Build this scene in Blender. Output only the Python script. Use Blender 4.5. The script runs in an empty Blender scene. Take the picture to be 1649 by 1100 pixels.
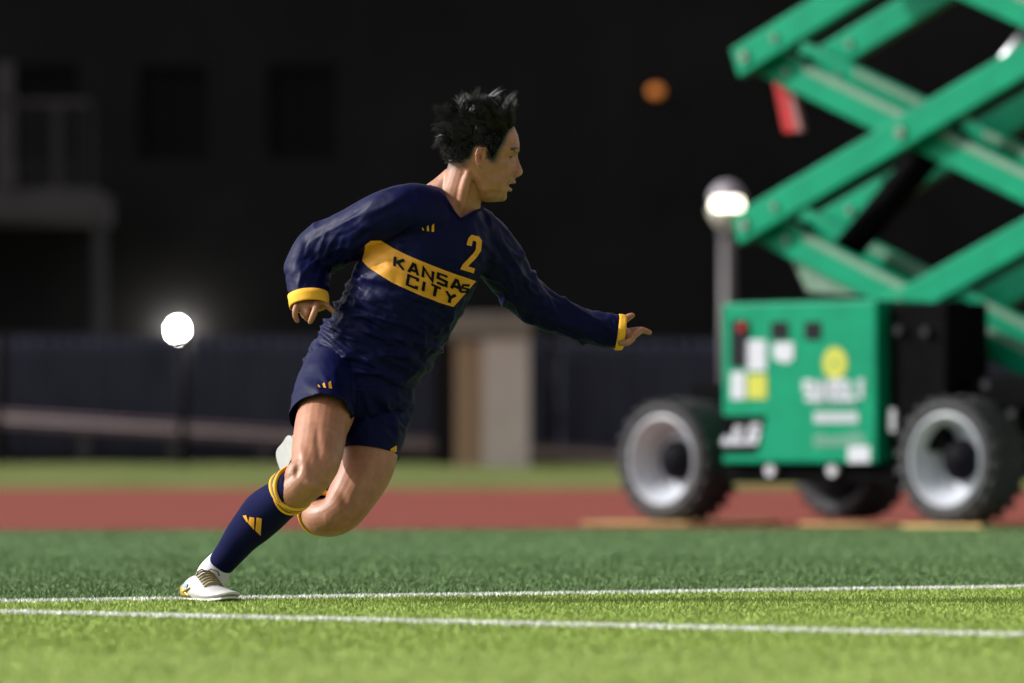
import bpy, bmesh, math, random
import numpy as np
from mathutils import Vector, Matrix, noise
from mathutils.bvhtree import BVHTree

R = math.radians
SC = bpy.context.scene
COL = SC.collection
random.seed(7)
RNG = np.random.default_rng(11)

# ------------------------------------------------------------------ camera, sky, sun, exposure
PW, PH = 1649.0, 1100.0          # measured picture, only used to read positions off the photograph
LENS = 200.0
F = LENS / 36.0 * PW             # focal length in those units
CAM_H = 0.35
HORIZON = 743.0
cam_d = bpy.data.cameras.new('camera')
cam_d.lens = LENS
cam_d.sensor_width = 36.0
cam_d.shift_y = (HORIZON - PH / 2) / PW
cam_d.clip_end = 2000
cam_d.clip_start = 0.5
cam_d.dof.use_dof = True
cam_d.dof.focus_distance = 14.33
cam_d.dof.aperture_fstop = 3.2
cam = bpy.data.objects.new('camera', cam_d)
COL.objects.link(cam)
cam.location = (0, 0, CAM_H)
cam.rotation_euler = (R(90), 0, 0)
SC.camera = cam

SUN_EL, SUN_AZ = 33.0, 6.0       # from picture-left, swung a little behind the player
world = bpy.data.worlds.new('World')
SC.world = world
world.use_nodes = True
wn, wl = world.node_tree.nodes, world.node_tree.links
wn.clear()
w_out = wn.new('ShaderNodeOutputWorld')
w_bg = wn.new('ShaderNodeBackground')
w_sky = wn.new('ShaderNodeTexSky')
w_sky.sky_type = 'NISHITA'
w_sky.sun_disc = False
w_sky.sun_elevation = R(SUN_EL)
w_sky.sun_rotation = R(-90 + SUN_AZ)
w_sky.air_density = 0.6
w_sky.dust_density = 4.0
w_hs = wn.new('ShaderNodeHueSaturation')
w_hs.inputs['Saturation'].default_value = 0.03
wl.new(w_sky.outputs[0], w_hs.inputs['Color'])
wl.new(w_hs.outputs[0], w_bg.inputs['Color'])
w_bg.inputs['Strength'].default_value = 0.15
wl.new(w_bg.outputs[0], w_out.inputs['Surface'])

sun_d = bpy.data.lights.new('sun', 'SUN')
sun_d.energy = 3.8
sun_d.angle = R(0.6)
sun_d.color = (1.0, 0.975, 0.93)
sun = bpy.data.objects.new('sun', sun_d)
COL.objects.link(sun)
_sd = Vector((-math.cos(R(SUN_EL)) * math.cos(R(SUN_AZ)), math.cos(R(SUN_EL)) * math.sin(R(SUN_AZ)), math.sin(R(SUN_EL))))
sun.rotation_euler = _sd.to_track_quat('Z', 'Y').to_euler()
sun.location = (-20, 10, 20)

vs = SC.view_settings
vs.view_transform = 'Standard'
vs.look = 'None'
vs.gamma = 1.0
vs.use_curve_mapping = False
vs.exposure = 0.42
SC.cycles.max_bounces = 6
SC.cycles.use_denoising = True

# ------------------------------------------------------------------ helpers
def U(px, py, d):
    """picture position at distance d from the lens -> place in the world"""
    return Vector(((px - PW / 2) * d / F, d, CAM_H + (HORIZON - py) * d / F))

def tag(o, label=None, cat=None, group=None, kind=None):
    if label: o['label'] = label
    if cat: o['category'] = cat
    if group: o['group'] = group
    if kind: o['kind'] = kind
    return o

def empty(name, loc, rz=0, parent=None):
    o = bpy.data.objects.new(name, None)
    o.empty_display_size = 0.1
    COL.objects.link(o)
    o.location = loc
    o.rotation_euler = (0, 0, rz)
    if parent: o.parent = parent
    return o

def link_mesh(name, me, mat, parent=None, smooth=False):
    o = bpy.data.objects.new(name, me)
    COL.objects.link(o)
    if mat is not None:
        me.materials.clear(); me.materials.append(mat)
    if parent: o.parent = parent
    if smooth:
        me.polygons.foreach_set('use_smooth', [True] * len(me.polygons))
    return o

class MB:
    """collects shapes for ONE mesh"""
    def __init__(s): s.v = []; s.f = []
    def add(s, vs_, fs_):
        n = len(s.v)
        s.v += [tuple(x) for x in vs_]
        s.f += [tuple(i + n for i in f) for f in fs_]
        return s
    def box(s, lo, hi, M=None):
        (a, b, c), (d, e, g) = lo, hi
        vv = [Vector(p) for p in ((a,b,c),(d,b,c),(d,e,c),(a,e,c),(a,b,g),(d,b,g),(d,e,g),(a,e,g))]
        if M is not None: vv = [M @ p for p in vv]
        return s.add(vv, [(0,3,2,1),(4,5,6,7),(0,1,5,4),(1,2,6,5),(2,3,7,6),(3,0,4,7)])
    def tube(s, pts, r, n=8, cap=True):
        pts = [Vector(p) for p in pts]
        rs = r if isinstance(r, (list, tuple)) else [r] * len(pts)
        rings = []; A = None
        for i, p in enumerate(pts):
            t = (pts[min(i + 1, len(pts) - 1)] - pts[max(i - 1, 0)]).normalized()
            if A is None:
                A = t.cross(Vector((0, 1, 0)) if abs(t.y) < .9 else Vector((1, 0, 0))).normalized()
            else:
                A = (A - t * A.dot(t)).normalized()
            B = t.cross(A)
            rings.append([p + (A * math.cos(k * 2 * math.pi / n) + B * math.sin(k * 2 * math.pi / n)) * rs[i] for k in range(n)])
        s.rings(rings, cap)
        return s
    def rings(s, rings, cap=True, closed=True):
        n = len(rings[0]); vv = [p for r_ in rings for p in r_]; ff = []
        for i in range(len(rings) - 1):
            for k in range(n if closed else n - 1):
                k2 = (k + 1) % n
                ff.append((i*n + k, i*n + k2, (i+1)*n + k2, (i+1)*n + k))
        if cap:
            ff.append(tuple(reversed(range(n))))
            ff.append(tuple((len(rings) - 1) * n + k for k in range(n)))
        return s.add(vv, ff)
    def lathe(s, prof, n=40, closed=True):
        """profile of (radius, y) turned about the Y axis"""
        vv = []; ff = []; m = len(prof)
        for k in range(n):
            a = 2 * math.pi * k / n
            for (r, y) in prof: vv.append((r * math.cos(a), y, r * math.sin(a)))
        for k in range(n):
            k2 = (k + 1) % n
            for i in range(m if closed else m - 1):
                i2 = (i + 1) % m
                ff.append((k*m + i, k*m + i2, k2*m + i2, k2*m + i))
        return s.add(vv, ff)
    def prism(s, poly, y0, y1):
        """polygon in (x, z) pushed through y"""
        n = len(poly)
        vv = [(x, y0, z) for x, z in poly] + [(x, y1, z) for x, z in poly]
        ff = [tuple(range(n)), tuple(reversed(range(n, 2*n)))]
        for k in range(n):
            k2 = (k + 1) % n
            ff.append((k, k + n, k2 + n, k2))
        return s.add(vv, ff)
    def build(s, name, mat, parent=None, smooth=False, bevel=0, autosmooth=None):
        me = bpy.data.meshes.new(name)
        me.from_pydata(s.v, [], s.f)
        bm = bmesh.new(); bm.from_mesh(me)
        bmesh.ops.recalc_face_normals(bm, faces=bm.faces)
        if bevel:
            es = [e for e in bm.edges if len(e.link_faces) == 2 and e.calc_face_angle(0) > 0.7]
            bmesh.ops.bevel(bm, geom=es, offset=bevel, segments=2, profile=.6, affect='EDGES', clamp_overlap=True)
        bm.to_mesh(me); bm.free()
        o = link_mesh(name, me, mat, parent, smooth)
        if autosmooth:
            me.polygons.foreach_set('use_smooth', [True] * len(me.polygons))
            try: me.set_sharp_from_angle(angle=R(autosmooth))
            except Exception: pass
        return o

# ------------------------------------------------------------------ materials
def mat(name, col, rough=.6, metal=0., spec=.5, var=0., vscale=8., bump=0., bscale=60., emit=0., sheen=0., trans=0., stretch=None, col2=None, coat=0.):
    m = bpy.data.materials.new(name)
    m.use_nodes = True
    nt = m.node_tree; b = nt.nodes['Principled BSDF']
    b.inputs['Base Color'].default_value = (*col, 1)
    b.inputs['Roughness'].default_value = rough
    b.inputs['Metallic'].default_value = metal
    b.inputs['Specular IOR Level'].default_value = spec
    if coat: b.inputs['Coat Weight'].default_value = coat
    if sheen:
        b.inputs['Sheen Weight'].default_value = sheen
        b.inputs['Sheen Roughness'].default_value = .35
        b.inputs['Sheen Tint'].default_value = (.5, .55, 1, 1)
    if trans:
        b.inputs['Transmission Weight'].default_value = trans
    if emit:
        b.inputs['Emission Color'].default_value = (*col, 1)
        b.inputs['Emission Strength'].default_value = emit
    tc = nt.nodes.new('ShaderNodeTexCoord')
    src = tc.outputs['Object']
    if stretch:
        mp = nt.nodes.new('ShaderNodeMapping'); mp.inputs['Scale'].default_value = stretch
        nt.links.new(src, mp.inputs['Vector']); src = mp.outputs[0]
    if var or col2:
        n = nt.nodes.new('ShaderNodeTexNoise'); n.inputs['Scale'].default_value = vscale; n.inputs['Detail'].default_value = 6
        n.inputs['Roughness'].default_value = .65
        nt.links.new(src, n.inputs['Vector'])
        rp = nt.nodes.new('ShaderNodeMapRange'); rp.inputs['From Min'].default_value = .3; rp.inputs['From Max'].default_value = .7
        nt.links.new(n.outputs['Fac'], rp.inputs['Value'])
        mx = nt.nodes.new('ShaderNodeMix'); mx.data_type = 'RGBA'
        c2 = col2 if col2 else tuple(c * (1 + var) for c in col)
        c1 = col if col2 else tuple(c * (1 - var) for c in col)
        mx.inputs[6].default_value = (*c1, 1); mx.inputs[7].default_value = (*c2, 1)
        nt.links.new(rp.outputs[0], mx.inputs[0])
        nt.links.new(mx.outputs[2], b.inputs['Base Color'])
    if bump:
        n = nt.nodes.new('ShaderNodeTexNoise'); n.inputs['Scale'].default_value = bscale; n.inputs['Detail'].default_value = 4
        nt.links.new(src, n.inputs['Vector'])
        bp = nt.nodes.new('ShaderNodeBump'); bp.inputs['Strength'].default_value = 1; bp.inputs['Distance'].default_value = bump
        nt.links.new(n.outputs['Fac'], bp.inputs['Height']); nt.links.new(bp.outputs[0], b.inputs['Normal'])
    return m

def attr_mat(name, attr, rough=.7, spec=.3, bump=0, bscale=200, sss=0.):
    m = bpy.data.materials.new(name); m.use_nodes = True
    nt = m.node_tree; b = nt.nodes['Principled BSDF']
    a = nt.nodes.new('ShaderNodeAttribute'); a.attribute_name = attr
    b.inputs['Roughness'].default_value = rough
    b.inputs['Specular IOR Level'].default_value = spec
    tc = nt.nodes.new('ShaderNodeTexCoord')
    n = nt.nodes.new('ShaderNodeTexNoise'); n.inputs['Scale'].default_value = 38; n.inputs['Detail'].default_value = 8; n.inputs['Roughness'].default_value = .7
    nt.links.new(tc.outputs['Object'], n.inputs['Vector'])
    mr = nt.nodes.new('ShaderNodeMapRange'); mr.inputs['From Min'].default_value = .25; mr.inputs['From Max'].default_value = .75; mr.inputs['To Min'].default_value = .74; mr.inputs['To Max'].default_value = 1.22
    nt.links.new(n.outputs['Fac'], mr.inputs['Value'])
    vm = nt.nodes.new('ShaderNodeVectorMath'); vm.operation = 'SCALE'
    nt.links.new(a.outputs['Color'], vm.inputs[0]); nt.links.new(mr.outputs[0], vm.inputs['Scale'])
    nt.links.new(vm.outputs[0], b.inputs['Base Color'])
    if sss:
        b.inputs['Subsurface Weight'].default_value = sss
        b.inputs['Subsurface Radius'].default_value = (.9, .35, .2)
        b.inputs['Subsurface Scale'].default_value = .006
    if bump:
        n2 = nt.nodes.new('ShaderNodeTexNoise'); n2.inputs['Scale'].default_value = bscale; n2.inputs['Detail'].default_value = 3
        nt.links.new(tc.outputs['Object'], n2.inputs['Vector'])
        bp = nt.nodes.new('ShaderNodeBump'); bp.inputs['Distance'].default_value = bump
        nt.links.new(n2.outputs['Fac'], bp.inputs['Height']); nt.links.new(bp.outputs[0], b.inputs['Normal'])
    return m

M = {}
M['ground'] = mat('soil', (.05, .055, .04), .95, var=.3, vscale=.3)
M['turf_light'] = mat('turf_light', (.2, .26, .065), .85, spec=.1, var=.25, vscale=3)
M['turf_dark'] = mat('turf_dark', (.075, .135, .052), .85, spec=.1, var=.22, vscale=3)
M['line'] = mat('line_white', (.62, .63, .6), .8, var=.12, vscale=12)
M['track'] = mat('track_rubber', (.165, .036, .025), .95, spec=.15, var=.14, vscale=2.2, bump=.004, bscale=180)
M['berm'] = mat('berm_grass', (.075, .105, .026), .95, spec=.1, col2=(.13, .14, .048), vscale=.9, bump=.03, bscale=14)
M['blade'] = attr_mat('turf_blade', 'blade_col', .7, .2)
M['wall'] = mat('unlit_wall', (.0105, .0101, .0104), .95, spec=.1, var=.32, vscale=.35, bump=.004, bscale=8)  # near-black colour stands in for floodlights not reaching the wall
M['pale_concrete'] = mat('pale_concrete', (.056, .05, .054), .9, spec=.2, var=.18, vscale=1.5)
M['frame'] = mat('dark_frame', (.0062, .0062, .0066), .8, spec=.05, var=.1)
M['pane'] = mat('dark_glass', (.0058, .0058, .0064), .5, spec=.04, var=.1)
M['screen'] = mat('navy_screen', (.036, .037, .060), .95, spec=.1, var=.25, vscale=2.5, stretch=(3, 3, .35))
M['post'] = mat('black_post', (.006, .006, .008), .8, spec=.1, var=.1)
M['rail'] = mat('pale_rail', (.19, .13, .145), .8, spec=.2, var=.3, vscale=5)
M['rail_line'] = mat('rail_line', (.55, .45, .47), .7, var=.2)
M['pillar'] = mat('pillar_render', (.52, .44, .43), .9, spec=.2, var=.08, vscale=2, bump=.004, bscale=30)
M['brick'] = mat('pillar_brick', (.36, .235, .16), .9, spec=.2, var=.25, vscale=5)
M['mortar'] = mat('mortar', (.2, .17, .15), .95, var=.15)
M['lamp_hot'] = mat('lamp_hot', (1, .97, .88), .4, emit=150)
M['lamp_warm'] = mat('lamp_warm', (1, .93, .72), .4, emit=6)
M['lamp_orange'] = mat('lamp_orange', (1, .32, .06), .4, emit=.22)
M['globe'] = mat('lamp_globe', (.34, .31, .36), .5, var=.05)
M['plate'] = mat('lamp_plate', (.02, .0195, .019), .7, var=.1)
M['pole'] = mat('pole_grey', (.085, .075, .082), .55, metal=.0, var=.1)
M['green'] = mat('lift_green', (.0008, .195, .098), .5, spec=.08, var=.14, vscale=5, bump=.0008, bscale=90)
M['green_pale'] = mat('lift_green_pale', (.12, .20, .145), .6, spec=.15, var=.15, vscale=14)  # paler, greyer green for strips, bosses and gusset
M['black'] = mat('lift_black', (.0028, .0029, .0031), .8, spec=.02, var=.3, vscale=9)
M['window_black'] = mat('lift_vent', (.007, .008, .01), .7, spec=.1, var=.1)
M['sticker'] = mat('sticker_white', (.40, .42, .46), .5, var=.06)
M['sticker_yellow'] = mat('sticker_yellow', (.36, .37, .012), .5, var=.06)
M['sticker_grey'] = mat('sticker_faded', (.07, .22, .15), .6, var=.1)
M['red'] = mat('red_paint', (.33, .008, .008), .6, spec=.2, var=.1)
M['tyre'] = mat('tyre_rubber', (.046, .046, .049), .85, spec=.25, var=.3, vscale=14, bump=.002, bscale=80)
M['rim'] = mat('rim_silver', (.42, .44, .49), .45, metal=.0, var=.08, vscale=14)
M['hub'] = mat('hub_black', (.004, .004, .006), .7, spec=.06, var=.2)
M['chrome'] = mat('chrome', (.3, .3, .32), .35, metal=1, var=.05)
M['ply'] = mat('plywood', (.5, .33, .14), .8, spec=.2, var=.2, vscale=3, stretch=(1, 8, 1))
M['reflector'] = mat('reflector', (.42, .43, .46), .3, var=.05)
# player
M['skin'] = attr_mat('skin', 'skin_col', .48, .4, bump=.00022, bscale=240, sss=.14)
M['hair'] = mat('hair_black', (.006, .0055, .006), .36, spec=.55, var=.3, vscale=60)
M['navy'] = mat('navy_satin', (.0016, .0028, .033), .5, spec=.085, var=.18, vscale=14, bump=.0007, bscale=60)
M['navy_shorts'] = mat('navy_shorts', (.0016, .0028, .033), .55, spec=.08, var=.15, vscale=14, bump=.0006, bscale=60)
M['navy_knit'] = mat('navy_knit', (.0022, .0035, .034), .9, spec=.1, var=.15, vscale=40, bump=.0008, bscale=500)
M['gold'] = mat('gold_print', (.60, .27, .022), .6, spec=.3, var=.1, vscale=18)
M['gold_cuff'] = mat('gold_cuff', (.74, .38, .03), .75, spec=.2, var=.1, vscale=30, bump=.0006, bscale=300)
M['print_navy'] = mat('print_navy', (.003, .0035, .008), .8, spec=.1, var=.1)
M['sock_white'] = mat('sock_white', (.55, .55, .6), .9, spec=.15, var=.08, vscale=60, bump=.001, bscale=350)
M['boot_white'] = mat('boot_white', (.46, .445, .44), .4, spec=.5, var=.1, vscale=25, bump=.0008, bscale=120)
M['boot_gold'] = mat('boot_gold', (.48, .31, .055), .35, spec=.6, metal=.3, var=.25, vscale=40)
M['boot_blue'] = mat('boot_blue', (.2, .26, .34), .5, var=.5, vscale=130)
M['lace'] = mat('lace_brown', (.2, .15, .05), .8, var=.3, vscale=80)
M['eye_white'] = mat('eye_white', (.5, .46, .42), .2, var=.03)
M['eye_dark'] = mat('eye_dark', (.008, .006, .005), .15, var=.03)
M['mouth'] = mat('mouth_dark', (.04, .012, .01), .7, var=.1)
M['nail'] = mat('nail', (.5, .36, .3), .3, var=.05)

# ------------------------------------------------------------------ ground sheets
def sheet(name, poly, z, m, div=1, **kw):
    me = bpy.data.meshes.new(name)
    me.from_pydata([(x, y, z) for x, y in poly], [], [tuple(range(len(poly)))])
    if me.polygons[0].normal.z < 0: me.flip_normals()
    o = link_mesh(name, me, m)
    o['kind'] = 'structure'
    return o
sheet('ground', [(-400, -60), (400, -60), (400, 500), (-400, 500)], -.012, M['ground'])

def gy(py, z=0): return F * (CAM_H - z) / (py - HORIZON)      # distance of ground seen at height py
L1a, L1b = U(0, 969.5, gy(969.5)), U(1649, 946, gy(946))
L2a, L2b = U(0, 986.5, gy(986.5)), U(1649, 1024, gy(1024))
def xy(v): return Vector((v.x, v.y))
L1a, L1b, L2a, L2b = map(xy, (L1a, L1b, L2a, L2b))
d1 = (L1b - L1a).normalized(); n1 = Vector((-d1.y, d1.x))       # n1 points to the far side
d2 = (L2b - L2a).normalized(); n2 = Vector((-d2.y, d2.x))
TRACK0 = [(-12, 28.3), (12, 30.6)]
sheet('pitch', [tuple(L1a - d1 * 25), tuple(L1a + d1 * 25), tuple(L1a + d1 * 25 + Vector((0, -40))), tuple(L1a - d1 * 25 + Vector((-10, -30)))], -.002, M['turf_light'])
tk0, tk1 = gy(854.5), gy(850.0)
_sl = (tk1 - tk0) / (U(1649, 850, tk1).x - U(0, 854.5, tk0).x)
def track_edge(x): return tk0 + _sl * (x - U(0, 854.5, tk0).x)
FAR = gy(787)
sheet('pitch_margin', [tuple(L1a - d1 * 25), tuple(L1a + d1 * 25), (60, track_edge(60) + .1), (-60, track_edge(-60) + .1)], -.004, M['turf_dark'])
sheet('running_track', [(-60, track_edge(-60)), (60, track_edge(60)), (60, FAR), (-60, FAR)], .002, M['track'])

# grass bank between the track and the fence
mb = MB(); nx, ny = 160, 26
for j in range(ny + 1):
    for i in range(nx + 1):
        x = -40 + 80 * i / nx; t = j / ny; y = FAR - .5 + (82.5 - FAR + .5) * t
        s = max(0, (y - FAR)) / (80 - FAR)
        z = .004 + .305 * (3*min(s,1)**2 - 2*min(s,1)**3) + .03 * noise.noise(Vector((x * .8, y * .8, 2))) * min(1, s * 3)
        mb.v.append((x, y, z if y > FAR else -.01))
for j in range(ny):
    for i in range(nx):
        a = j * (nx + 1) + i
        mb.f.append((a, a + 1, a + nx + 2, a + nx + 1))
o = mb.build('grass_bank', M['berm'], smooth=True); o['kind'] = 'structure'
sheet('courtyard', [(-60, 82.3), (60, 82.3), (60, 101), (-60, 101)], .30, M['ground'])

# blades of turf: one object of each colour
def blades(name, pts, h, w, cols, lean=.45):
    n = len(pts)
    ang = RNG.uniform(0, 2 * np.pi, n); la = RNG.uniform(0, 2 * np.pi, n)
    hh = h * RNG.uniform(.6, 1.25, n); ww = w * RNG.uniform(.7, 1.3, n)
    ln = hh * lean * RNG.uniform(.2, 1.5, n)
    dx, dy = np.cos(ang) * ww / 2, np.sin(ang) * ww / 2
    lx, ly = np.cos(la) * ln, np.sin(la) * ln
    x, y = pts[:, 0], pts[:, 1]; z = np.full(n, -.004)
    V = np.empty((n, 5, 3), np.float32)
    V[:, 0] = np.stack([x - dx, y - dy, z], 1); V[:, 1] = np.stack([x + dx, y + dy, z], 1)
    V[:, 2] = np.stack([x + dx * .9 + lx * .35, y + dy * .9 + ly * .35, z + hh * .6], 1)
    V[:, 3] = np.stack([x - dx * .9 + lx * .35, y - dy * .9 + ly * .35, z + hh * .6], 1)
    V[:, 4] = np.stack([x + lx, y + ly, z + hh], 1)
    me = bpy.data.meshes.new(name)
    me.vertices.add(n * 5); me.vertices.foreach_set('co', V.ravel())
    base = np.arange(n)[:, None] * 5
    loops = (base + np.array([0, 1, 2, 3, 3, 2, 4])).ravel()
    me.loops.add(n * 7); me.loops.foreach_set('vertex_index', loops.astype(np.int32))
    st = (np.arange(n)[:, None] * 7 + np.array([0, 4])).ravel()
    me.polygons.add(n * 2); me.polygons.foreach_set('loop_start', st.astype(np.int32))
    me.update(calc_edges=True)
    at = me.color_attributes.new('blade_col', 'FLOAT_COLOR', 'POINT')
    c = np.array(cols[0])[None] + (np.array(cols[1]) - np.array(cols[0]))[None] * RNG.random((n, 1))
    patch = np.array([noise.noise(Vector((p[0] * 1.7, p[1] * .45, 0))) for p in pts[::4]]).repeat(4)[:n]
    c = c * (1 + .16 * patch[:, None]) * RNG.uniform(.8, 1.2, (n, 1))
    hot = RNG.random(n) < .02
    c[hot] *= 1.4
    C4 = np.ones((n, 5, 4), np.float32); C4[:, :, :3] = c[:, None]
    at.data.foreach_set('color', C4.ravel())
    o = link_mesh(name, me, M['blade'])
    o['kind'] = 'stuff'
    return o
def scatter(y0, y1, dens, margin=.8):
    n = int(dens * (y1 - y0) * 2 * (.092 * y1 + margin))
    p = np.stack([RNG.uniform(-1, 1, n) * (.092 * y1 + margin), RNG.uniform(y0, y1, n)], 1)
    return p[np.abs(p[:, 0]) < .092 * p[:, 1] + margin]
P = np.concatenate([scatter(8.2, 10.5, 3600), scatter(10.5, 17, 7000), scatter(17, 21, 2600, 1.8)])
def sdist(p, a, n): return (p[:, 0] - a.x) * n.x + (p[:, 1] - a.y) * n.y
s1, s2 = sdist(P, L1a, n1), sdist(P, L2a, n2)
white = (np.abs(s1) < .042) | (np.abs(s2) < .042)
light = (s1 < 0) & ~white
dark = (s1 >= 0) & ~white
extra = []
for a, d in ((L1a, d1), (L2a, d2)):                             # the painted lines are thickly tufted
    t = RNG.uniform(-1.2, 4.6, 15000); k = RNG.uniform(-.045, .045, 15000)
    extra.append(np.stack([a.x + d.x * t - d.y * k, a.y + d.y * t + d.x * k], 1))
E = np.concatenate(extra)
tag(blades('turf_grass', P[light], .0095, .0024, ((.215, .315, .052), (.285, .375, .088))), 'short bright green turf grass in front of the white line', 'grass')
tag(blades('dark_turf_grass', np.concatenate([P[dark], (lambda p: p[p[:, 1] < np.array([track_edge(x) for x in p[:, 0]])])(scatter(21, 30.4, 900, 2.2))]), .0145, .0028, ((.095, .168, .058), (.14, .22, .084)), .6), 'darker green turf grass behind the white line', 'grass')  # turf of a darker green beyond the far line
o = blades('painted_line_grass', np.concatenate([P[white], E]), .0115, .0028, ((.62, .63, .60), (.8, .8, .78)), .35)
o.name = 'painted_line'; tag(o, 'white painted lines across the turf grass', 'line')

# ------------------------------------------------------------------ building behind
BY = 100.0
def bz(py, d): return CAM_H + (HORIZON - py) * d / F
def bx(px, d): return (px - PW / 2) * d / F
bld = empty('building', (0, BY, .3))
tag(bld, 'dark building with tall unlit windows behind the fence', 'building')
win_x0 = bx(278, BY); step = bx(485, BY) - win_x0; ww, wz0, wz1 = bx(333, BY) - bx(224, BY), bz(256, BY), bz(106, BY)
cols = [win_x0 + step * k for k in range(-9, 2)]
rows = [(wz0, wz1), (wz0 + 3.4, wz1 + 3.4)]
xs = [-32.0]
for c in cols: xs += [c - ww / 2, c + ww / 2]
xs += [32.0]
zs = [.3]
for a, b in rows: zs += [a, b]
zs += [12.5]
mb = MB()
for i in range(len(xs) - 1):
    for j in range(len(zs) - 1):
        if i % 2 == 1 and j % 2 == 1: continue
        mb.box((xs[i], 0, zs[j] - .3), (xs[i + 1], .4, zs[j + 1] - .3))
mb.build('wall', M['wall'], bld)
wf = MB(); t_ = .07
for lo, hi in (((-ww/2, .12, 0), (-ww/2 + t_, .2, wz1 - wz0)), ((ww/2 - t_, .12, 0), (ww/2, .2, wz1 - wz0)), ((-ww/2 + t_, .12, 0), (ww/2 - t_, .2, t_)), ((-ww/2 + t_, .12, wz1 - wz0 - t_), (ww/2 - t_, .2, wz1 - wz0)), ((-.02, .125, t_), (.02, .195, wz1 - wz0 - t_))):
    wf.box(lo, hi)
wp = MB(); wp.box((-ww/2 + .03, .15, .03), (ww/2 - .03, .165, wz1 - wz0 - .03))
f0 = p0 = None
for a, b in rows:
    for c in cols:
        if f0 is None:
            f = f0 = wf.build('window', M['frame'], bld); p = p0 = wp.build('pane', M['pane'], f)
        else:
            f = f0.copy(); COL.objects.link(f); p = p0.copy(); COL.objects.link(p); p.parent = f
        f.location = (c, 0, a - .3)
# porch with balcony at the building's left end
D = 96.0
pc = empty('porch', (bx(-60, D), D, .3))
tag(pc, 'pale concrete balcony porch with railing on the dark building', 'porch')
x_r = bx(157, D) - pc.location.x
def pz(py): return bz(py, D) - .3
def px_(p): return bx(p, D) - pc.location.x
MB().box((-3.5, 0, pz(349)), (x_r, 3.8, pz(303))).build('slab', M['pale_concrete'], pc, bevel=.02)
MB().box((px_(150), .15, 0), (px_(168), .35, pz(350))).build('column', mat('porch_post', (.03, .029, .033), .9, var=.1), pc)
MB().box((px_(-6), .05, pz(300)), (px_(20), .4, pz(100))).build('upper_column', M['pale_concrete'], pc)
MB().box((-3.5, .05, pz(168)), (x_r - .15, .12, pz(160))).build('railing', M['pale_concrete'], pc)
for k, p in enumerate((35, 62, 91, 120, 147)):
    MB().box((px_(p - (6 if p == 91 else 2)), .06, pz(303)), (px_(p + (6 if p == 91 else 2)), .11, pz(168))).build('baluster', mat('baluster_metal', (.026, .026, .032), .8, var=.1) if k == 0 else bpy.data.materials['baluster_metal'], pc)
MB().box((px_(-2), -.1, pz(300)), (px_(26), .04, pz(262))).build('bracket', M['pale_concrete'], pc, bevel=.02)

# lamps
def uv_ball(mb, c, r, n=20, m=12, sz=1., t0=0., t1=math.pi):
    rings = []
    for j in range(m + 1):
        t = t0 + (t1 - t0) * j / m
        rr, z = max(1e-4, r * math.sin(t)), r * sz * math.cos(t)
        rings.append([(c[0] + rr * math.cos(2*math.pi*k/n), c[1] + rr * math.sin(2*math.pi*k/n), c[2] + z) for k in range(n)])
    return mb.rings(rings)
D = 99.76
wl_ = empty('wall_lamp', (bx(286, D), D, bz(527, D)))
tag(wl_, 'glowing white globe lamp on the dark building wall above the fence', 'lamp')
uv_ball(MB(), (0, 0, -.05), .112, sz=1.25).build('globe', M['lamp_hot'], wl_, smooth=True)
MB().box((-.03, .1, -.03), (.03, BY - D + .01, .03)).build('bracket', M['post'], wl_)
D = 99.7
ol = empty('orange_lamp', (bx(1056, D), D, bz(147, D)))
tag(ol, 'small dim orange lamp high on the dark building', 'lamp')
uv_ball(MB(), (0, 0, 0), .13, sz=.8).build('bulb', M['lamp_orange'], ol, smooth=True)
MB().box((-.06, .12, -.05), (.06, .3, .05)).build('bracket', M['post'], ol)
D = 77.0
pl = empty('post_lamp', (bx(1171, D), D, .2))
tag(pl, 'lit globe street lamp on a grey post behind the scissor lift', 'street lamp')
def lz(py): return bz(py, D) - .2
MB().tube([(0, 0, -.1), (0, 0, lz(372))], [.09, .085], 14).build('pole', M['pole'], pl, smooth=True)
MB().tube([(0, 0, lz(380)), (0, 0, lz(364))], [.09, .11], 16).build('collar', M['pole'], pl, smooth=True)
gc = (0, 0, lz(331))
uv_ball(MB(), gc, .24, 24, 12, 1.3, 0, 1.32).build('globe', M['globe'], pl, smooth=True)
uv_ball(MB(), gc, .19, 24, 8, 1.3, 1.25, 1.8).build('bulb', M['lamp_warm'], pl, smooth=True)
uv_ball(MB(), gc, .24, 24, 10, 1.3, 1.72, 3.0).build('lower_globe', mat('lower_globe', (.55, .54, .47), .5, var=.05), pl, smooth=True)

# ------------------------------------------------------------------ fence, rail, pillar
D = 80.0
fence = empty('screen_fence', (0, D, .3))
tag(fence, 'long navy screened fence behind the grass bank', 'fence')
ftop = bz(543, D) - .3
bay = bx(300, D) - bx(4, D)
p0x = bx(4, D)
pm = MB(); pm.tube([(0, 0, -.05), (0, 0, ftop + .04)], .055, 10)
post0 = None
ppx = [p0x + bay * k for k in range(-4, 9)]
for k, x in enumerate(ppx):
    if k < len(ppx) - 1 and not (bx(724, D) < x + bay / 2 < bx(850, D) and False):
        s = MB(); n = 46; rows_ = []
        for j in range(7):
            z = .02 + (ftop - .04 - (.03 if x > bx(700, D) else 0)) * j / 6
            rows_.append([(x + .06 + (bay - .12) * i / n, .02 + .02 * math.sin(i * 1.7 + k) + .02 * noise.noise(Vector((i * .4, j * .7, k))), z) for i in range(n + 1)])
        s.rings(rows_, cap=False, closed=False)
        so = s.build('screen', M['screen'], fence, smooth=True)
        so.modifiers.new('cloth', 'SOLIDIFY').thickness = .006
    if post0 is None: po = post0 = pm.build('post', M['post'], fence, smooth=True)
    else: po = post0.copy(); COL.objects.link(po)
    po.location = (x, -.75, 0) if abs(k - 4) <= 1 else (x, -.06, 0)
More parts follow.
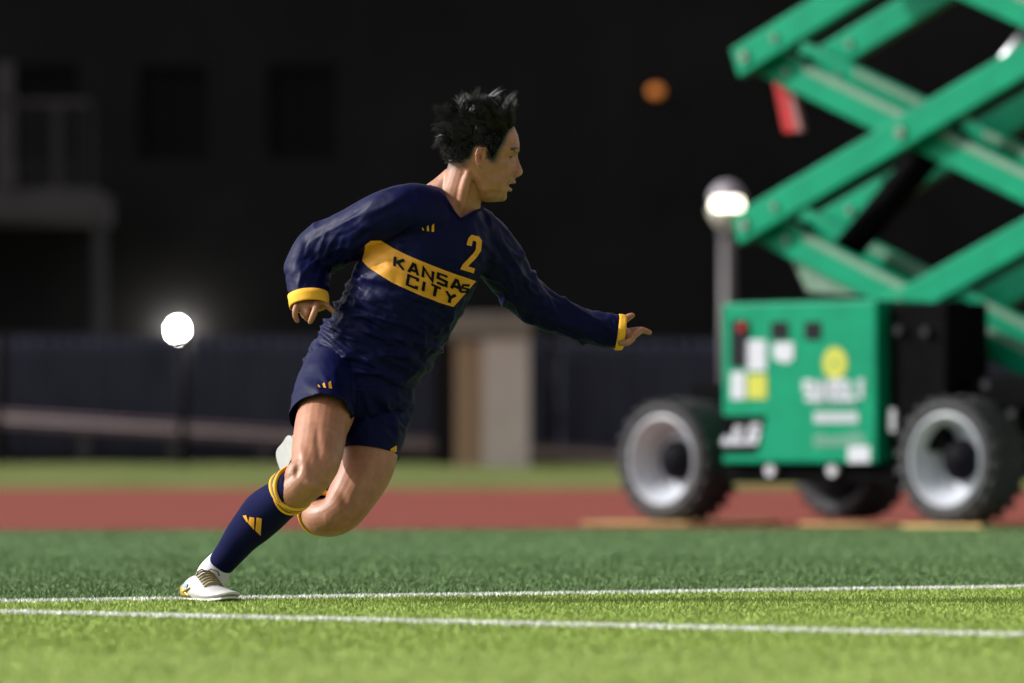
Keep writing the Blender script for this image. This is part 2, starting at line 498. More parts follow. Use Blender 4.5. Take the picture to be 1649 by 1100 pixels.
MB().tube([(ppx[0], -.06, ftop + .01), (ppx[-1], -.06, ftop + .01)], .022, 8).build('top_rail', M['post'], fence, smooth=True)

D = 79.6
rail = empty('picket_rail', (bx(0, D), D, .28))
tag(rail, 'low pale pink picket rail sloping down along the navy fence', 'railing')
z_a, z_b = bz(674, D) - .28, bz(738, D) - .28
xa, xb = 0., bx(1040, D) - bx(0, D)
sl = (z_b - z_a) / (xb - xa)
x0_, x1_ = -3.0, xb + 1.5
def rz_(x): return z_a + sl * (x - xa)
for nm, off, r_, mm in (('upper_rail', .085, .016, 'rail'), ('middle_rail', .0, .015, 'rail_line'), ('lower_rail', -.085, .016, 'rail')):
    MB().tube([(x0_, -.02 if off == 0 else 0, rz_(x0_) + off), (x1_, -.02 if off == 0 else 0, rz_(x1_) + off)], r_, 8).build(nm, M[mm], rail, smooth=True)
pk = MB(); pk.box((-.024, -.012, -.085), (.024, .012, .085)); q0 = None
k = 0; x = x0_
while x < x1_:
    if q0 is None: q = q0 = pk.build('picket', M['rail'], rail)
    else: q = q0.copy(); COL.objects.link(q)
    q.location = (x, .004, rz_(x)); x += .072 + (.03 if k % 3 == 2 else 0); k += 1
x = bx(135, D) - bx(0, D) - 2 * (bx(145, D) - bx(0, D))
while x < x1_:
    MB().box((x - .07, -.03, -.1), (x + .07, .05, rz_(x) - .12)).build('post', bpy.data.materials.get('rail_post') or mat('rail_post', (.045, .038, .04), .9, var=.15), rail)
    x += bx(145, D) - bx(0, D)

D = 78.6
pil = empty('gate_pillar', (bx(800, D), D, .2))
tag(pil, 'pale rendered gate pillar with brown brick side and dark cap', 'pillar')
W_ = bx(855, D) - bx(780, D); x0p = bx(778, D) - bx(800, D); hz = bz(545, D) - .2; ht = bz(506, D) - .2
MB().box((x0p, 0, -.1), (x0p + W_, .62, hz)).build('shaft', M['pillar'], pil, bevel=.015)
MB().box((bx(716, D) - bx(800, D), -.05, hz + .002), (x0p + W_ + .03, .68, ht)).build('cap', mat('pillar_cap', (.19, .155, .14), .9, var=.15, vscale=3), pil, bevel=.03)
bxl = bx(733, D) - bx(800, D); bw = x0p - bxl - .004
MB().box((bxl + .012, .052, -.1), (x0p - .002, .6, hz)).build('brick_core', M['mortar'], pil)
b0 = {}
zc = -.08; row = 0
bh = .075
while zc + bh < hz:
    xcs = [(bxl, bxl + bw * .66), (bxl + bw * .70, bxl + bw)] if row % 2 else [(bxl, bxl + bw * .30), (bxl + bw * .34, bxl + bw)]
    for i, (a, b) in enumerate(xcs):
        key = (row % 2, i)
        if key not in b0:
            q = b0[key] = MB().box((a, .02, 0), (b, .56, bh - .012)).build('brick', M['brick'], pil)
        else: q = b0[key].copy(); COL.objects.link(q)
        q.location = (0, 0, zc)
    zc += bh; row += 1
MB().box((bx(700, D) - bx(800, D), .3, -.1), (bxl - .01, .5, hz)).build('recess_shade_panel', M['post'], pil)  # black panel put in for the shade left of the bricks

# ------------------------------------------------------------------ scissor lift
YAW = R(45)
WD = 31.1
lo_ = U(1063, HORIZON, WD)
lift = empty('scissor_lift', (lo_.x, lo_.y, 0.0), -YAW)
tag(lift, 'green rough terrain scissor lift with raised arms parked beside the pitch', 'scissor lift')
eX = Vector((math.cos(YAW), -math.sin(YAW))); eY = Vector((math.sin(YAW), math.cos(YAW)))
def LU(px, py, w):
    """picture position on the lift's upright plane at inset w -> (along, up)"""
    kx = (px - PW / 2) / F; kz = (HORIZON - py) / F
    d = (w + lo_.x * eY.x + lo_.y * eY.y) / (kx * eY.x + eY.y)
    p = Vector((kx * d - lo_.x, d - lo_.y))
    return p.dot(eX), CAM_H + kz * d
GZ = .022                                                          # it stands on plywood
def lathe_obj(name, prof, m, parent, n=44):
    return MB().lathe(prof, n).build(name, m, parent, autosmooth=40)
TR, TW = .335, .30
def make_wheel():
    w = empty('wheel', (0, 0, 0), 0, lift)
    ty = MB()
    ty.lathe([(.235, .03), (.25, .012), (.285, .0), (.312, .014), (.325, .04), (.328, TW/2), (.325, TW - .04), (.312, TW - .014), (.285, TW), (.25, TW - .012), (.235, TW - .03)], 48)
    for k in range(22):                                            # chevron lugs
        for s in (0, 1):
            a = 2 * math.pi * (k + .5 * s) / 22
            Mx = Matrix.Rotation(-a, 4, 'Y') @ Matrix.Translation((TR - .012, TW * (.27 if s == 0 else .73), 0)) @ Matrix.Rotation(R(28 if s == 0 else -28), 4, 'X')
            ty.box((-.012, -.085, -.02), (.012, .085, .02), Mx)
    ty.build('tyre', M['tyre'], w, autosmooth=40)
    lathe_obj('rim', [(.240, .028), (.246, .02), (.246, .008), (.236, .004), (.228, .02), (.215, .035), (.20, .085), (.178, .10), (.168, .125), (.155, .15), (.10, .158), (.10, .17), (.235, .17)], M['rim'], w)
    lathe_obj('drum', [(.005, .19), (.225, .19), (.23, .2), (.23, .275), (.2, .285), (.005, .285)], M['hub'], w, 32)
    h = lathe_obj('hub', [(.0005, .07), (.06, .07), (.075, .078), (.085, .1), (.112, .115), (.115, .1575), (.0005, .1575)], M['hub'], w, 28)
    for k in range(8):
        a = 2 * math.pi * k / 8
        lathe = MB().tube([(.125 * math.cos(a), .14, .125 * math.sin(a)), (.125 * math.cos(a), .158, .125 * math.sin(a))], .011, 6)
        lathe.build('bolt', M['chrome'], w)
    MB().tube([(0, .035, 0), (0, .05, 0)], .018, 12).build('valve_cap', M['hub'], h)
    return w
WB = LU(1520, HORIZON, 0)[0]
WIDTH = 1.72
wh = make_wheel()
wh.location = (0, 0, TR + GZ)
def copy_tree(o, parent):
    c = o.copy(); COL.objects.link(c); c.parent = parent
    for ch in list(o.children): copy_tree(ch, c)
    return c
for (x, y, r_) in ((WB, 0, 0), (0, WIDTH, math.pi), (WB, WIDTH, math.pi)):
    c = copy_tree(wh, lift); c.location = (x, y, TR + GZ); c.rotation_euler = (0, 0, r_)
for x in (0, WB):
    MB().tube([(x, .16, TR + GZ), (x, WIDTH - .16, TR + GZ)], .07, 14).build('axle', M['black'], lift, smooth=True)
# chassis
MB().box((-.25, .42, .30), (WB + .45, WIDTH - .42, .62)).build('chassis', M['black'], lift, bevel=.02)
MB().box((.42, .06, .235), (WB - .38, .44, .335)).build('side_rail', M['black'], lift, bevel=.012)
ex0, z0t = LU(1163, 487, 0.0); ex1, z1t = LU(1411, 484, 0.0)
zb = LU(1163, 746, 0)[1]
zt = (z0t + z1t) / 2
# engine cover: green sheet-metal box with a cut-away corner for the black badge panel
cover = MB().box((ex0, .0, zb), (ex1, .43, zt)).build('engine_cover', M['green'], lift, bevel=.018)
MB().box((ex1 + .02, .08, .40), (WB - .05, .42, zt - .02)).build('black_module', M['black'], lift, bevel=.02)
MB().box((WB - .02, .2, .62), (WB + .5, WIDTH - .2, .80)).build('battery_box', M['black'], lift, bevel=.03)
MB().box((-.2, .44, .62), (WB + .3, WIDTH - .44, .78)).build('scissor_base', M['black'], lift, bevel=.02)
def patch(name, pts, m, parent=cover, thick=.004, w=0.):
    pl_ = [LU(a, b, w) for a, b in pts]
    return MB().prism(pl_, w - thick, w - .0003).build(name, m, parent)
def rectp(name, x0, y0, x1, y1, m, **k): return patch(name, [(x0, y0), (x1, y0 - (x1 - x0) * .012), (x1, y1), (x0, y1)], m, **k)
rectp('control_recess', 1177, 516, 1207, 592, M['window_black'])
uvb = LU(1199, 527, 0)
MB().tube([(uvb[0], -.03, uvb[1]), (uvb[0], -.004, uvb[1])], .022, 14).build('stop_button', M['red'], cover)
rectp('vent_window', 1242, 518, 1270, 547, M['window_black'])
rectp('vent_window', 1296, 518, 1323, 548, M['window_black'])
rectp('warning_sticker', 1203, 548, 1234, 597, M['sticker'])
patch('warning_sticker', [(1246, 552), (1278, 551), (1278, 578), (1266, 585), (1246, 578)], M['sticker'])
rectp('warning_sticker', 1178, 599, 1200, 643, M['sticker'])
rectp('yellow_sticker', 1204, 603, 1235, 642, M['sticker_yellow'])
cx, cz = 1345, 585
ring = []
for k in range(32):
    a = 2 * math.pi * k / 32; r_ = 1.0 if k % 2 else .84
    ring.append((cx + 21 * r_ * math.cos(a), cz + 28 * r_ * math.sin(a)))
patch('sun_emblem', ring, M['sticker_yellow'])
patch('emblem_center', [(cx + 4 * math.cos(a * math.pi / 6), cz + 5 * math.sin(a * math.pi / 6)) for a in range(12)], M['green'], thick=.006)

GL = {  # block letters: strokes in a 0..1 box
 'K': [[(0,0),(0,1)], [(.95,1),(.12,.48)], [(.3,.58),(1,0)]], 'A': [[(0,0),(.42,1),(.58,1),(1,0)], [(.2,.32),(.8,.32)]],
 'N': [[(0,0),(0,1),(1,0),(1,1)]], 'S': [[(1,.98),(.05,.98),(.05,.54),(.95,.46),(.95,.02),(0,.02)]], 'C': [[(1,.7),(1,.98),(.05,.98),(.05,.02),(1,.02),(1,.3)]],
 'I': [[(.5,0),(.5,1)]], 'T': [[(.5,0),(.5,1)], [(0,1),(1,1)]], 'Y': [[(0,1),(.5,.5),(.5,0)], [(1,1),(.5,.5)]],
 'J': [[(1,1),(1,0),(.05,0),(.05,.35)]], 'L': [[(0,1),(0,0),(1,0)]], 'G': [[(1,.98),(.05,.98),(.05,.02),(1,.02),(1,.5),(.55,.5)]],
 'U': [[(0,1),(0,0),(1,0),(1,1)]], 'B': [[(0,0),(0,1),(.85,1),(.85,.5),(0,.5)], [(.85,.5),(1,.45),(1,0),(0,0)]], 'E': [[(1,1),(0,1),(0,0),(1,0)], [(0,.5),(.8,.5)]], 'R': [[(0,0),(0,1),(1,1),(1,.5),(0,.5)], [(.45,.5),(1,0)]],
}
def stroke_quads(line, hw):
    """polyline -> quads with mitred corners"""
    n = len(line); P_ = [Vector(p) for p in line]; off = []
    for i in range(n):
        da = (P_[i] - P_[i - 1]).normalized() if i else None
        db = (P_[i + 1] - P_[i]).normalized() if i < n - 1 else None
        if da is None or db is None:
            d = da or db; nn = Vector((-d.y, d.x)); off.append(nn * hw)
        else:
            na, nb = Vector((-da.y, da.x)), Vector((-db.y, db.x))
            m_ = (na + nb); m_ = m_.normalized() if m_.length > 1e-4 else na
            off.append(m_ * min(hw / max(.35, m_.dot(na)), hw * 2.2))
    return [(P_[i] + off[i], P_[i + 1] + off[i + 1], P_[i + 1] - off[i + 1], P_[i] - off[i]) for i in range(n - 1)]
def word_quads(word, org, e1, e2, lw, gap, stroke):
    """e1 along the line and e2 up, both per unit of letter height"""
    org, e1, e2 = Vector(org), Vector(e1), Vector(e2); out = []; x = 0.
    for ch in word:
        wch = lw * (.25 if ch == 'I' else 1)
        for ln in GL[ch]:
            for q in stroke_quads([(a * wch, b) for a, b in ln], stroke):
                out.append([tuple(org + e1 * (x + p.x) + e2 * p.y) for p in q])
        x += wch + gap
    return out
def flat_letters(name, quads, m, parent, thick=.007):
    mb_ = MB()
    for q in quads: mb_.prism([LU(a, b, 0) for a, b in q], -thick, -.0005)
    return mb_.build(name, m, parent)
flat_letters('rental_lettering', word_quads('SUNBELT', (1297, 643), (30, -.3), (0, -28), .37, .10, .125), M['sticker'], cover)
flat_letters('rental_lettering', word_quads('RENTALS', (1310, 653), (6, 0), (0, -6), 1.2, .5, .16), M['sticker_grey'], cover)
for k in range(9):
    a = 1312 + k * 7.9
    rectp('phone_digit', a, 664, a + 6.2, 681, M['sticker'])
for k in range(13):
    a = 1311 + k * 6.4; t_ = random.uniform(0, 8)
    rectp('script_mark', a, 703 - t_, a + 5.2, 721 - random.uniform(0, 4), M['sticker_grey'], thick=.003)
rectp('white_sticker', 1366, 719, 1401, 745, M['sticker'])
patch('badge_panel', [(1163, 669), (1234, 669), (1219, 731), (1163, 731)], M['black'])
flat_letters('maker_lettering', word_quads('JLG', (1167, 712), (24, 0), (9, -26), .56, .20, .15), M['sticker'], cover, .009)
for p in (1243, 1343):
    a, b = LU(p, 757, .05)
    MB().tube([(a, .03, b), (a, .058, b)], .035, 16).build('reflector', M['reflector'], lift)
a, b = LU(1439, 677, .07)
MB().box((a - .02, .055, b - .06), (a + .02, .078, b + .06)).build('reflector', M['reflector'], lift)
for p, q_ in ((1398, 520), (1592, 620), (1634, 666), (1451, 532), (1494, 534)):
    a, b = LU(p, q_, .07)
    MB().tube([(a, .04, b), (a, .078, b)], .024, 12).build('fitting', mat('fitting_grey', (.022, .022, .025), .6, spec=.1, var=.1) if p == 1398 else bpy.data.materials['fitting_grey'], lift)

# scissor stack: outer and inner arms on both sides
W_OUT, W_IN, W_IN2, W_OUT2 = .50, .60, 1.02, 1.12
tl, zl1 = LU(1206, 362, W_OUT); _, zl2 = LU(1202, 92, W_OUT)
tc_, zc1 = LU(1458, 484, W_OUT); _, zc2 = LU(1455, 207, W_OUT)
DZ = ((zl2 - zl1) + (zc2 - zc1)) / 2
HALF = tc_ - tl
zl = [zl1 + DZ * k for k in (-1, 0, 1, 2, 3)]
ARM_H = .172
def arm(name, a, b, w, th=.07, hgt=ARM_H, m='green', pads=True):
    (x0, z0), (x1, z1) = a, b
    L_ = math.hypot(x1 - x0, z1 - z0); an = math.atan2(z1 - z0, x1 - x0)
    Mx = Matrix.Translation((x0, w, z0)) @ Matrix.Rotation(-an, 4, 'Y')
    o = MB().box((-.085, -th / 2, -hgt / 2), (L_ + .085, th / 2, hgt / 2)).build(name, M[m], lift, bevel=.012)
    o.matrix_local = Mx
    if pads:
        for s0, s1 in ((.14 * L_, .47 * L_), (.55 * L_, .88 * L_)):
            MB().box((s0, -th / 2 - .003, hgt / 2 - .045), (s1, -th / 2 - .0002, hgt / 2 - .006)).build('edge_strip', M['green_pale'], o)
    for s in (0.0, .5 * L_, L_, .1 * L_):
        MB().tube([(s, -th / 2 - .018, 0), (s, -th / 2 + .005, 0)], .034 if s != .1 * L_ else .022, 14).build('pin_boss', M['green_pale'], o)
    return o
for k in range(4):
    lo_k, hi_k = zl[k], zl[k + 1]
    arm('scissor_arm', (tl, lo_k), (tl + 2 * HALF, hi_k), W_OUT, pads=False)
    arm('scissor_arm', (tl, hi_k), (tl + 2 * HALF, lo_k), W_IN)
    arm('scissor_arm', (tl, hi_k), (tl + 2 * HALF, lo_k), W_IN2 - .0)
    arm('scissor_arm', (tl, lo_k), (tl + 2 * HALF, hi_k), W_OUT2, pads=False)
    for x, z in ((tl, hi_k), (tl + 2 * HALF, hi_k), (tl + HALF, (lo_k + hi_k) / 2)):
        MB().tube([(x, W_OUT - .05, z), (x, W_OUT2 + .05, z)], .035, 12).build('pivot_pin', M['black'], lift, smooth=True)
# hydraulic cylinder, safety prop, gusset
a0, a1 = LU(1352, 418, .81), LU(1530, 205, .81); a2 = LU(1680, 22, .81)
MB().tube([(a0[0], .81, a0[1]), (a1[0], .81, a1[1])], .085, 18).build('hydraulic_cylinder', M['black'], lift, smooth=True)
MB().tube([(a1[0], .81, a1[1]), (a2[0], .81, a2[1])], .04, 14).build('piston_rod', M['chrome'], lift, smooth=True)
MB().prism([LU(*p, .64) for p in ((1270, 408), (1300, 470), (1385, 476), (1400, 455))], .64, .66).build('gusset', M['green_pale'], lift)
p_a, p_b = LU(1270, 145, .8), LU(1290, 214, .8)
MB().prism([(p_a[0] - .05, p_a[1] + .06), (p_a[0] + .05, p_a[1] + .06), (p_b[0] + .03, p_b[1]), (p_b[0] - .06, p_b[1])], .72, .76).build('safety_prop', M['red'], lift, bevel=.008)
MB().prism([(p_a[0] + .053, p_a[1] + .03), (p_a[0] + .09, p_a[1] + .03), (p_b[0] + .08, p_b[1]), (p_b[0] + .033, p_b[1])], .72, .76).build('safety_prop_edge', mat('prop_pink', (.2, .07, .065), .6, var=.1), lift, bevel=.008)

# plywood sheets under the wheels
for i, (p, dd, l_, w_, rz2, lab) in enumerate(((1042, 31.15, .62, .42, -22, 'tan plywood board under the wheel next to the badge panel'), (1180, 31.6, .46, .30, 12, 'short tan plywood board lying between the two near wheels'), (1398, 30.6, .66, .34, -30, 'tan plywood board sloping towards the wheel beside the black module'), (1560, 29.75, .5, .5, -40, 'tan plywood board under the wheel beside the black module'))):
    o = MB().box((-l_ / 2, -w_ / 2, 0), (l_ / 2, w_ / 2, .018)).build('plywood_board', M['ply'], None, bevel=.002)
    g = U(p, 800, dd); o.location = (g.x, g.y, .0035 + .0005 * i); o.rotation_euler = (0, 0, R(rz2))
    tag(o, lab, 'board', 'plywood boards under the lift')

# ------------------------------------------------------------------ the player
PD = 14.38                                                          # distance of the planted foot
S = F / PD
def Q(px, py, dy=0.): return U(px, py, PD + dy)
def crom(p0, p1, p2, p3, t):
    return .5 * ((2 * p1) + (p2 - p0) * t + (2*p0 - 5*p1 + 4*p2 - p3) * t*t + (3*p1 - p0 - 3*p2 + p3) * t**3)
def limb(mb_, st, n=24, sub=6, cap=True, capf=.8):
    """stations (px, py, depth, half width in picture px, half depth in m or None) -> rounded closed tube"""
    cs = [Q(*s[:3]) for s in st]
    ab = [Vector((s[3] / S, (s[4] if s[4] is not None else s[3] / S))) for s in st]
    pts, rr = [], []
    m = len(cs)
    for i in range(m - 1):
        for k in range(sub):
            t = k / sub
            g = lambda L_: crom(L_[max(i-1, 0)], L_[i], L_[i+1], L_[min(i+2, m-1)], t)
            pts.append(g(cs)); rr.append(g(ab))
    pts.append(cs[-1]); rr.append(ab[-1])
    if cap:
        for end in (0, -1):
            d = (pts[0] - pts[1]) if end == 0 else (pts[-1] - pts[-2])
            d.normalize(); r0 = rr[end].copy(); p0 = pts[end].copy(); R_ = min(r0) * capf
            for a in (25, 48, 68, 84):
                q = p0 + d * R_ * math.sin(R(a)); e = r0 * math.cos(R(a))
                if end == 0: pts.insert(0, q); rr.insert(0, e)
                else: pts.append(q); rr.append(e)
    rings = []; A = None
    for i, p in enumerate(pts):
        t = (pts[min(i+1, len(pts)-1)] - pts[max(i-1, 0)]).normalized()
        if A is None: A = t.cross(Vector((0, 1, 0))).normalized()
        else: A = (A - t * A.dot(t)).normalized()
        B = t.cross(A)
        rings.append([p + A * rr[i].x * math.cos(2*math.pi*k/n) + B * rr[i].y * math.sin(2*math.pi*k/n) for k in range(n)])
    mb_.rings(rings)
    return mb_
def ball(mb_, c, rx, ry, rz2, n=18, m=12, rot=None):
    rings = []
    for j in range(m + 1):
        t = math.pi * (.02 + .96 * j / m)
        ring_ = []
        for k in range(n):
            v = Vector((rx * math.sin(t) * math.cos(2*math.pi*k/n), ry * math.sin(t) * math.sin(2*math.pi*k/n), rz2 * math.cos(t)))
            if rot is not None: v = rot @ v
            ring_.append(Vector(c) + v)
        rings.append(ring_)
    return mb_.rings(rings)
def remesh(name, mb_, vox, smooth_it, fac=.5):
    me = bpy.data.meshes.new(name); me.from_pydata(mb_.v, [], mb_.f)
    bm = bmesh.new(); bm.from_mesh(me); bmesh.ops.recalc_face_normals(bm, faces=bm.faces); bm.to_mesh(me); bm.free()
    o = bpy.data.objects.new(name, me); COL.objects.link(o)
    md = o.modifiers.new('r', 'REMESH'); md.mode = 'VOXEL'; md.voxel_size = vox; md.adaptivity = 0
    if smooth_it:
        sm = o.modifiers.new('s', 'SMOOTH'); sm.factor = fac; sm.iterations = smooth_it
    dg = bpy.context.evaluated_depsgraph_get()
    me2 = bpy.data.meshes.new_from_object(o.evaluated_get(dg))
    bpy.data.objects.remove(o); bpy.data.meshes.remove(me)
    me2.name = name
    return me2
def mesh_np(me):
    v = np.empty(len(me.vertices) * 3, np.float32); me.vertices.foreach_get('co', v); v = v.reshape(-1, 3).astype(float)
    nn = np.empty(len(me.vertices) * 3, np.float32); me.vertices.foreach_get('normal', nn)
    return v, nn.reshape(-1, 3).astype(float)
def to_px(v):
    return np.stack([PW / 2 + v[:, 0] * F / v[:, 1], HORIZON - (v[:, 2] - CAM_H) * F / v[:, 1]], 1)

person = empty('person', (0, 0, 0))
tag(person, 'soccer player in navy and gold kit with number 2 running, one boot planted', 'person')

# ---- body: legs, arms, neck, head and hands grown together
bd = MB()
# planted right leg: hip, thigh coming to the lens, knee, shin, ankle
limb(bd, [(540, 610, .08, 52, .085), (528, 655, .0, 47, .082), (517, 690, -.08, 43, .076), (511, 728, -.16, 41, .066), (502, 762, -.215, 35, .058), (486, 784, -.23, 29, .052), (452, 806, -.17, 29, .055), (425, 826, -.12, 31, .055), (392, 862, -.06, 24, .043), (360, 905, -.01, 17, .032), (336, 938, .0, 17, .032)])
ball(bd, Q(487, 770, -.235), .046, .040, .050)                      # kneecap
# left leg swinging through, shin folded away behind
limb(bd, [(606, 630, .14, 48, .08), (601, 690, .10, 46, .08), (591, 748, .04, 45, .074), (566, 799, -.01, 39, .060), (545, 827, -.03, 34, .052), (520, 832, .0, 30, .052), (508, 800, .10, 29, .052), (505, 770, .18, 25, .045), (505, 742, .25, 19, .034)])
ball(bd, Q(540, 834, -.045), .048, .036, .040)
# pelvis and trunk (inside the clothes)
limb(bd, [(575, 655, .11, 62, .08), (590, 610, .10, 74, .085), (618, 545, .06, 70, .085), (655, 460, .03, 72, .09), (690, 395, .02, 72, .09), (722, 345, .02, 50, .07)])
# arms inside the sleeves
limb(bd, [(655, 345, -.06, 34, None), (590, 365, -.02, 31, None), (515, 392, .06, 28, None), (500, 412, .06, 27, None), (497, 445, .02, 24, None), (498, 475, -.015, 19, None)])
limb(bd, [(790, 395, .09, 34, None), (815, 430, .14, 31, None), (850, 478, .22, 26, None), (900, 506, .23, 25, None), (960, 528, .24, 20, None), (992, 534, .245, 16, None)])
# neck
limb(bd, [(722, 365, .03, 52, .062), (735, 335, .02, 40, .056), (744, 305, .01, 33, .052), (752, 275, .01, 32, .050), (760, 245, .01, 30, .05)])
limb(bd, [(690, 332, .04, 30, .06), (712, 310, .035, 26, .05), (728, 285, .03, 17, .035)])    # trapezius
limb(bd, [(757, 272, -.048, 6.5, .010), (748, 305, -.044, 8, .011), (741, 342, -.03, 7.5, .011)])   # neck cord under the ear
# right hand, back of the hand to the lens, fingers hanging
hm = [(498, 470, -.01, 18, .017), (497, 484, -.03, 21, .016), (494, 493, -.045, 20, .014)]
limb(bd, hm)
for f in ([(480, 489, -.045, 5.3), (475.5, 499, -.058, 5.0), (475.5, 509, -.056, 4.8), (479, 517, -.048, 4.0)],
          [(489, 491, -.040, 5.6), (488, 500, -.050, 5.2), (489, 507, -.042, 5.0), (492, 511, -.03, 4.2)],
          [(498, 490, -.044, 5.8), (495, 501, -.056, 5.3), (493, 509, -.052, 5.0), (495, 514.5, -.042, 4.2)],
          [(509, 487, -.050, 6.0), (508, 498, -.074, 5.7), (503.5, 510, -.080, 5.4), (499.5, 518.5, -.076, 4.4)],
          [(514, 482, -.035, 6.4), (524, 490, -.040, 5.4), (531, 496.5, -.044, 4.8), (536.5, 502, -.046, 4.0)]):
    limb(bd, [(*s, None) for s in f], n=12, sub=5, capf=.95)
# left hand, palm up, reaching forward
limb(bd, [(990, 534, .245, 16, .024), (1000, 536, .245, 15, .034), (1008, 538, .245, 10, .036)])
for f in ([(1000, 552, .205, 6.2), (1009, 552, .198, 5.6), (1015, 549, .196, 5.2), (1020, 545.5, .198, 4.2)],
          [(1004, 547, .222, 6.4), (1014, 545, .212, 6.0), (1022, 540, .212, 5.6), (1029, 535.5, .216, 4.6)],
          [(1007, 542, .240, 6.4), (1018, 541, .232, 6.0), (1028, 535, .232, 5.7), (1036, 530.5, .236, 4.7)],
          [(1008, 535, .264, 6.2), (1022, 532.5, .268, 6.0), (1034, 532, .270, 5.7), (1046, 535.5, .272, 4.6)],
          [(998, 524, .272, 8.0), (1005, 516, .280, 6.6), (1012, 511, .284, 6.0), (1018, 508, .286, 5.0)]):
    limb(bd, [(*s, None) for s in f], n=12, sub=5, capf=.95)

# head: horizontal slices (height, front, back, half width)
HY = .0                                                            # depth of the head's midline
HYAW = R(7)                                                        # turned slightly away from the lens
hc = Q(770, 250, HY)
def H(px, py, w):
    """head place: picture px forward / up, w metres across (+ away from the lens)"""
    u = (px - 770) / S; v = (250 - py) / S
    return Vector((hc.x + u * math.cos(HYAW) - w * math.sin(HYAW), hc.y + u * math.sin(HYAW) + w * math.cos(HYAW), hc.z + v))
HS = [(171, 783, 752, .018), (174, 796, 742, .036), (180, 808, 734, .049), (190, 819, 727, .060), (203, 828, 721, .069), (218, 834.5, 717, .0745), (232, 837, 716, .0765), (242, 836.5, 717, .0755), (250, 833, 719, .0735), (257, 831, 722, .0715), (266, 830, 727, .0695), (276, 829, 735, .067), (286, 827.5, 744, .0635), (294, 826.5, 752, .0605), (301, 822, 758, .0575), (308, 820, 763, .0535), (314, 816.5, 767, .047), (320, 811, 772, .037), (325, 803, 779, .022)]
rings = []
for (y, xf, xb_, w) in HS:
    c = xb_ + (xf - xb_) * (.46 if y < 255 else .42); ring_ = []
    low = min(1, max(0, (y - 240) / 70))
    for k in range(40):
        a = 2 * math.pi * k / 40; ca, sa = math.cos(a), math.sin(a)
        if ca >= 0:
            e = 2.35 - .35 * low
            r_ = (abs(ca) ** e + abs(sa) ** e) ** (-1 / e)
            X = c + (xf - c) * r_ * ca; Wd = w * r_ * sa * (1 - (.16 + .10 * low) * ca ** 2)
        else:
            X = c + (c - xb_) * ca; Wd = w * sa
        ring_.append(H(X, y, Wd))
    rings.append(ring_)
bd.rings(rings)
# nose
nr = []
for (y, xf, w) in ((247, 835, .0065), (254, 835.2, .0075), (262, 837.5, .0095), (269, 840.5, .012), (275, 843, .0145), (280, 842, .016), (284, 837, .0145), (287, 830, .008)):
    nr.append([H(822, y, -w * 1.1), H(829, y, -w * 1.05), H(xf - 4.5, y, -w * .78), H(xf - 1.2, y, -w * .42), H(xf, y, 0), H(xf - 1.2, y, w * .42), H(xf - 4.5, y, w * .78), H(829, y, w * 1.05), H(822, y, w * 1.1)])
bd.rings(nr)
for s in (-1, 1):
    ball(bd, H(831.8, 281.2, s * .0165), .0088, .0062, .0066)            # wings of the nose
    ball(bd, H(828.5, 243.5, s * .022), .0105, .024, .0058)                # brow
    ball(bd, H(783, 300, s * .044), .024, .012, .022)                 # jaw angle
ball(bd, H(824.5, 293, 0), .0115, .021, .0058)                        # upper lip
ball(bd, H(818.5, 305.5, 0), .011, .019, .0062)                       # lower lip
ball(bd, H(808, 317, 0), .014, .017, .012)                            # chin
for s in (-1, 1):                                                   # ears: rim, bowl and lobe
    e0 = [(772, 262), (775.5, 252), (774.5, 245), (769, 241.5), (763, 243.5), (760.2, 251), (760.8, 260), (763, 267), (766, 272), (769.5, 269)]
    pts = [H(x, y, s * (.0745 + .010 * math.sin(i / 9 * math.pi) + (.006 if x < 764 else 0))) for i, (x, y) in enumerate(e0)]
    bd.tube(pts, [.0026, .0028, .0032, .0036, .0036, .0035, .0034, .0036, .0042, .0036], 8)
    ball(bd, H(767.5, 257, s * .0735), .0105, .0055, .021)
    ball(bd, H(772, 258, s * .076), .0035, .004, .006)

body_me = remesh('body', bd, .0029, 3, .5)
V, N_ = mesh_np(body_me)
px = to_px(V)
cy, sy = math.cos(HYAW), math.sin(HYAW)
rel = V - np.array(hc)
hu = (rel[:, 0] * cy + rel[:, 1] * sy); hw = (-rel[:, 0] * sy + rel[:, 1] * cy); hv = rel[:, 2]
hpx, hpy = 770 + hu * S, 250 - hv * S                               # head-frame picture position
is_head = (hpy < 330) & (hpy > 120) & (np.abs(hw) < .11) & (hpx > 690)
def gauss(x0, y0, w0, sx, sy_, sw):
    return np.exp(-((hpx - x0) / sx) ** 2 - ((hpy - y0) / sy_) ** 2 - ((hw - w0) / sw) ** 2) * is_head
disp = np.zeros(len(V))
for s in (-1, 1):
    disp -= .0105 * gauss(829, 252.8, s * .031, 9, 4.0, .015)          # eye socket
    disp -= .0022 * gauss(824, 262, s * .034, 8, 4, .012)
    disp -= .004 * gauss(800, 280, s * .056, 14, 10, .02)              # hollow of the cheek
    disp -= .009 * gauss(769, 256, s * .081, 3.0, 7, .012)             # bowl of the ear
    disp -= .006 * gauss(833.5, 284.8, s * .0095, 2.6, 1.7, .005)         # nostril
    disp += .0035 * gauss(812, 268, s * .055, 13, 7, .02)
    disp -= .0045 * gauss(825, 283, s * .029, 4, 6, .006) + .0045 * gauss(817, 296, s * .034, 4, 8, .008)
    disp += .004 * gauss(813, 283, s * .042, 7, 8, .012)
    disp -= .004 * gauss(812, 254, s * .05, 8, 5, .014)
    disp -= .005 * gauss(795, 312, s * .05, 16, 4, .02)
    disp -= .003 * gauss(806, 232, s * .06, 12, 9, .02)                # temple
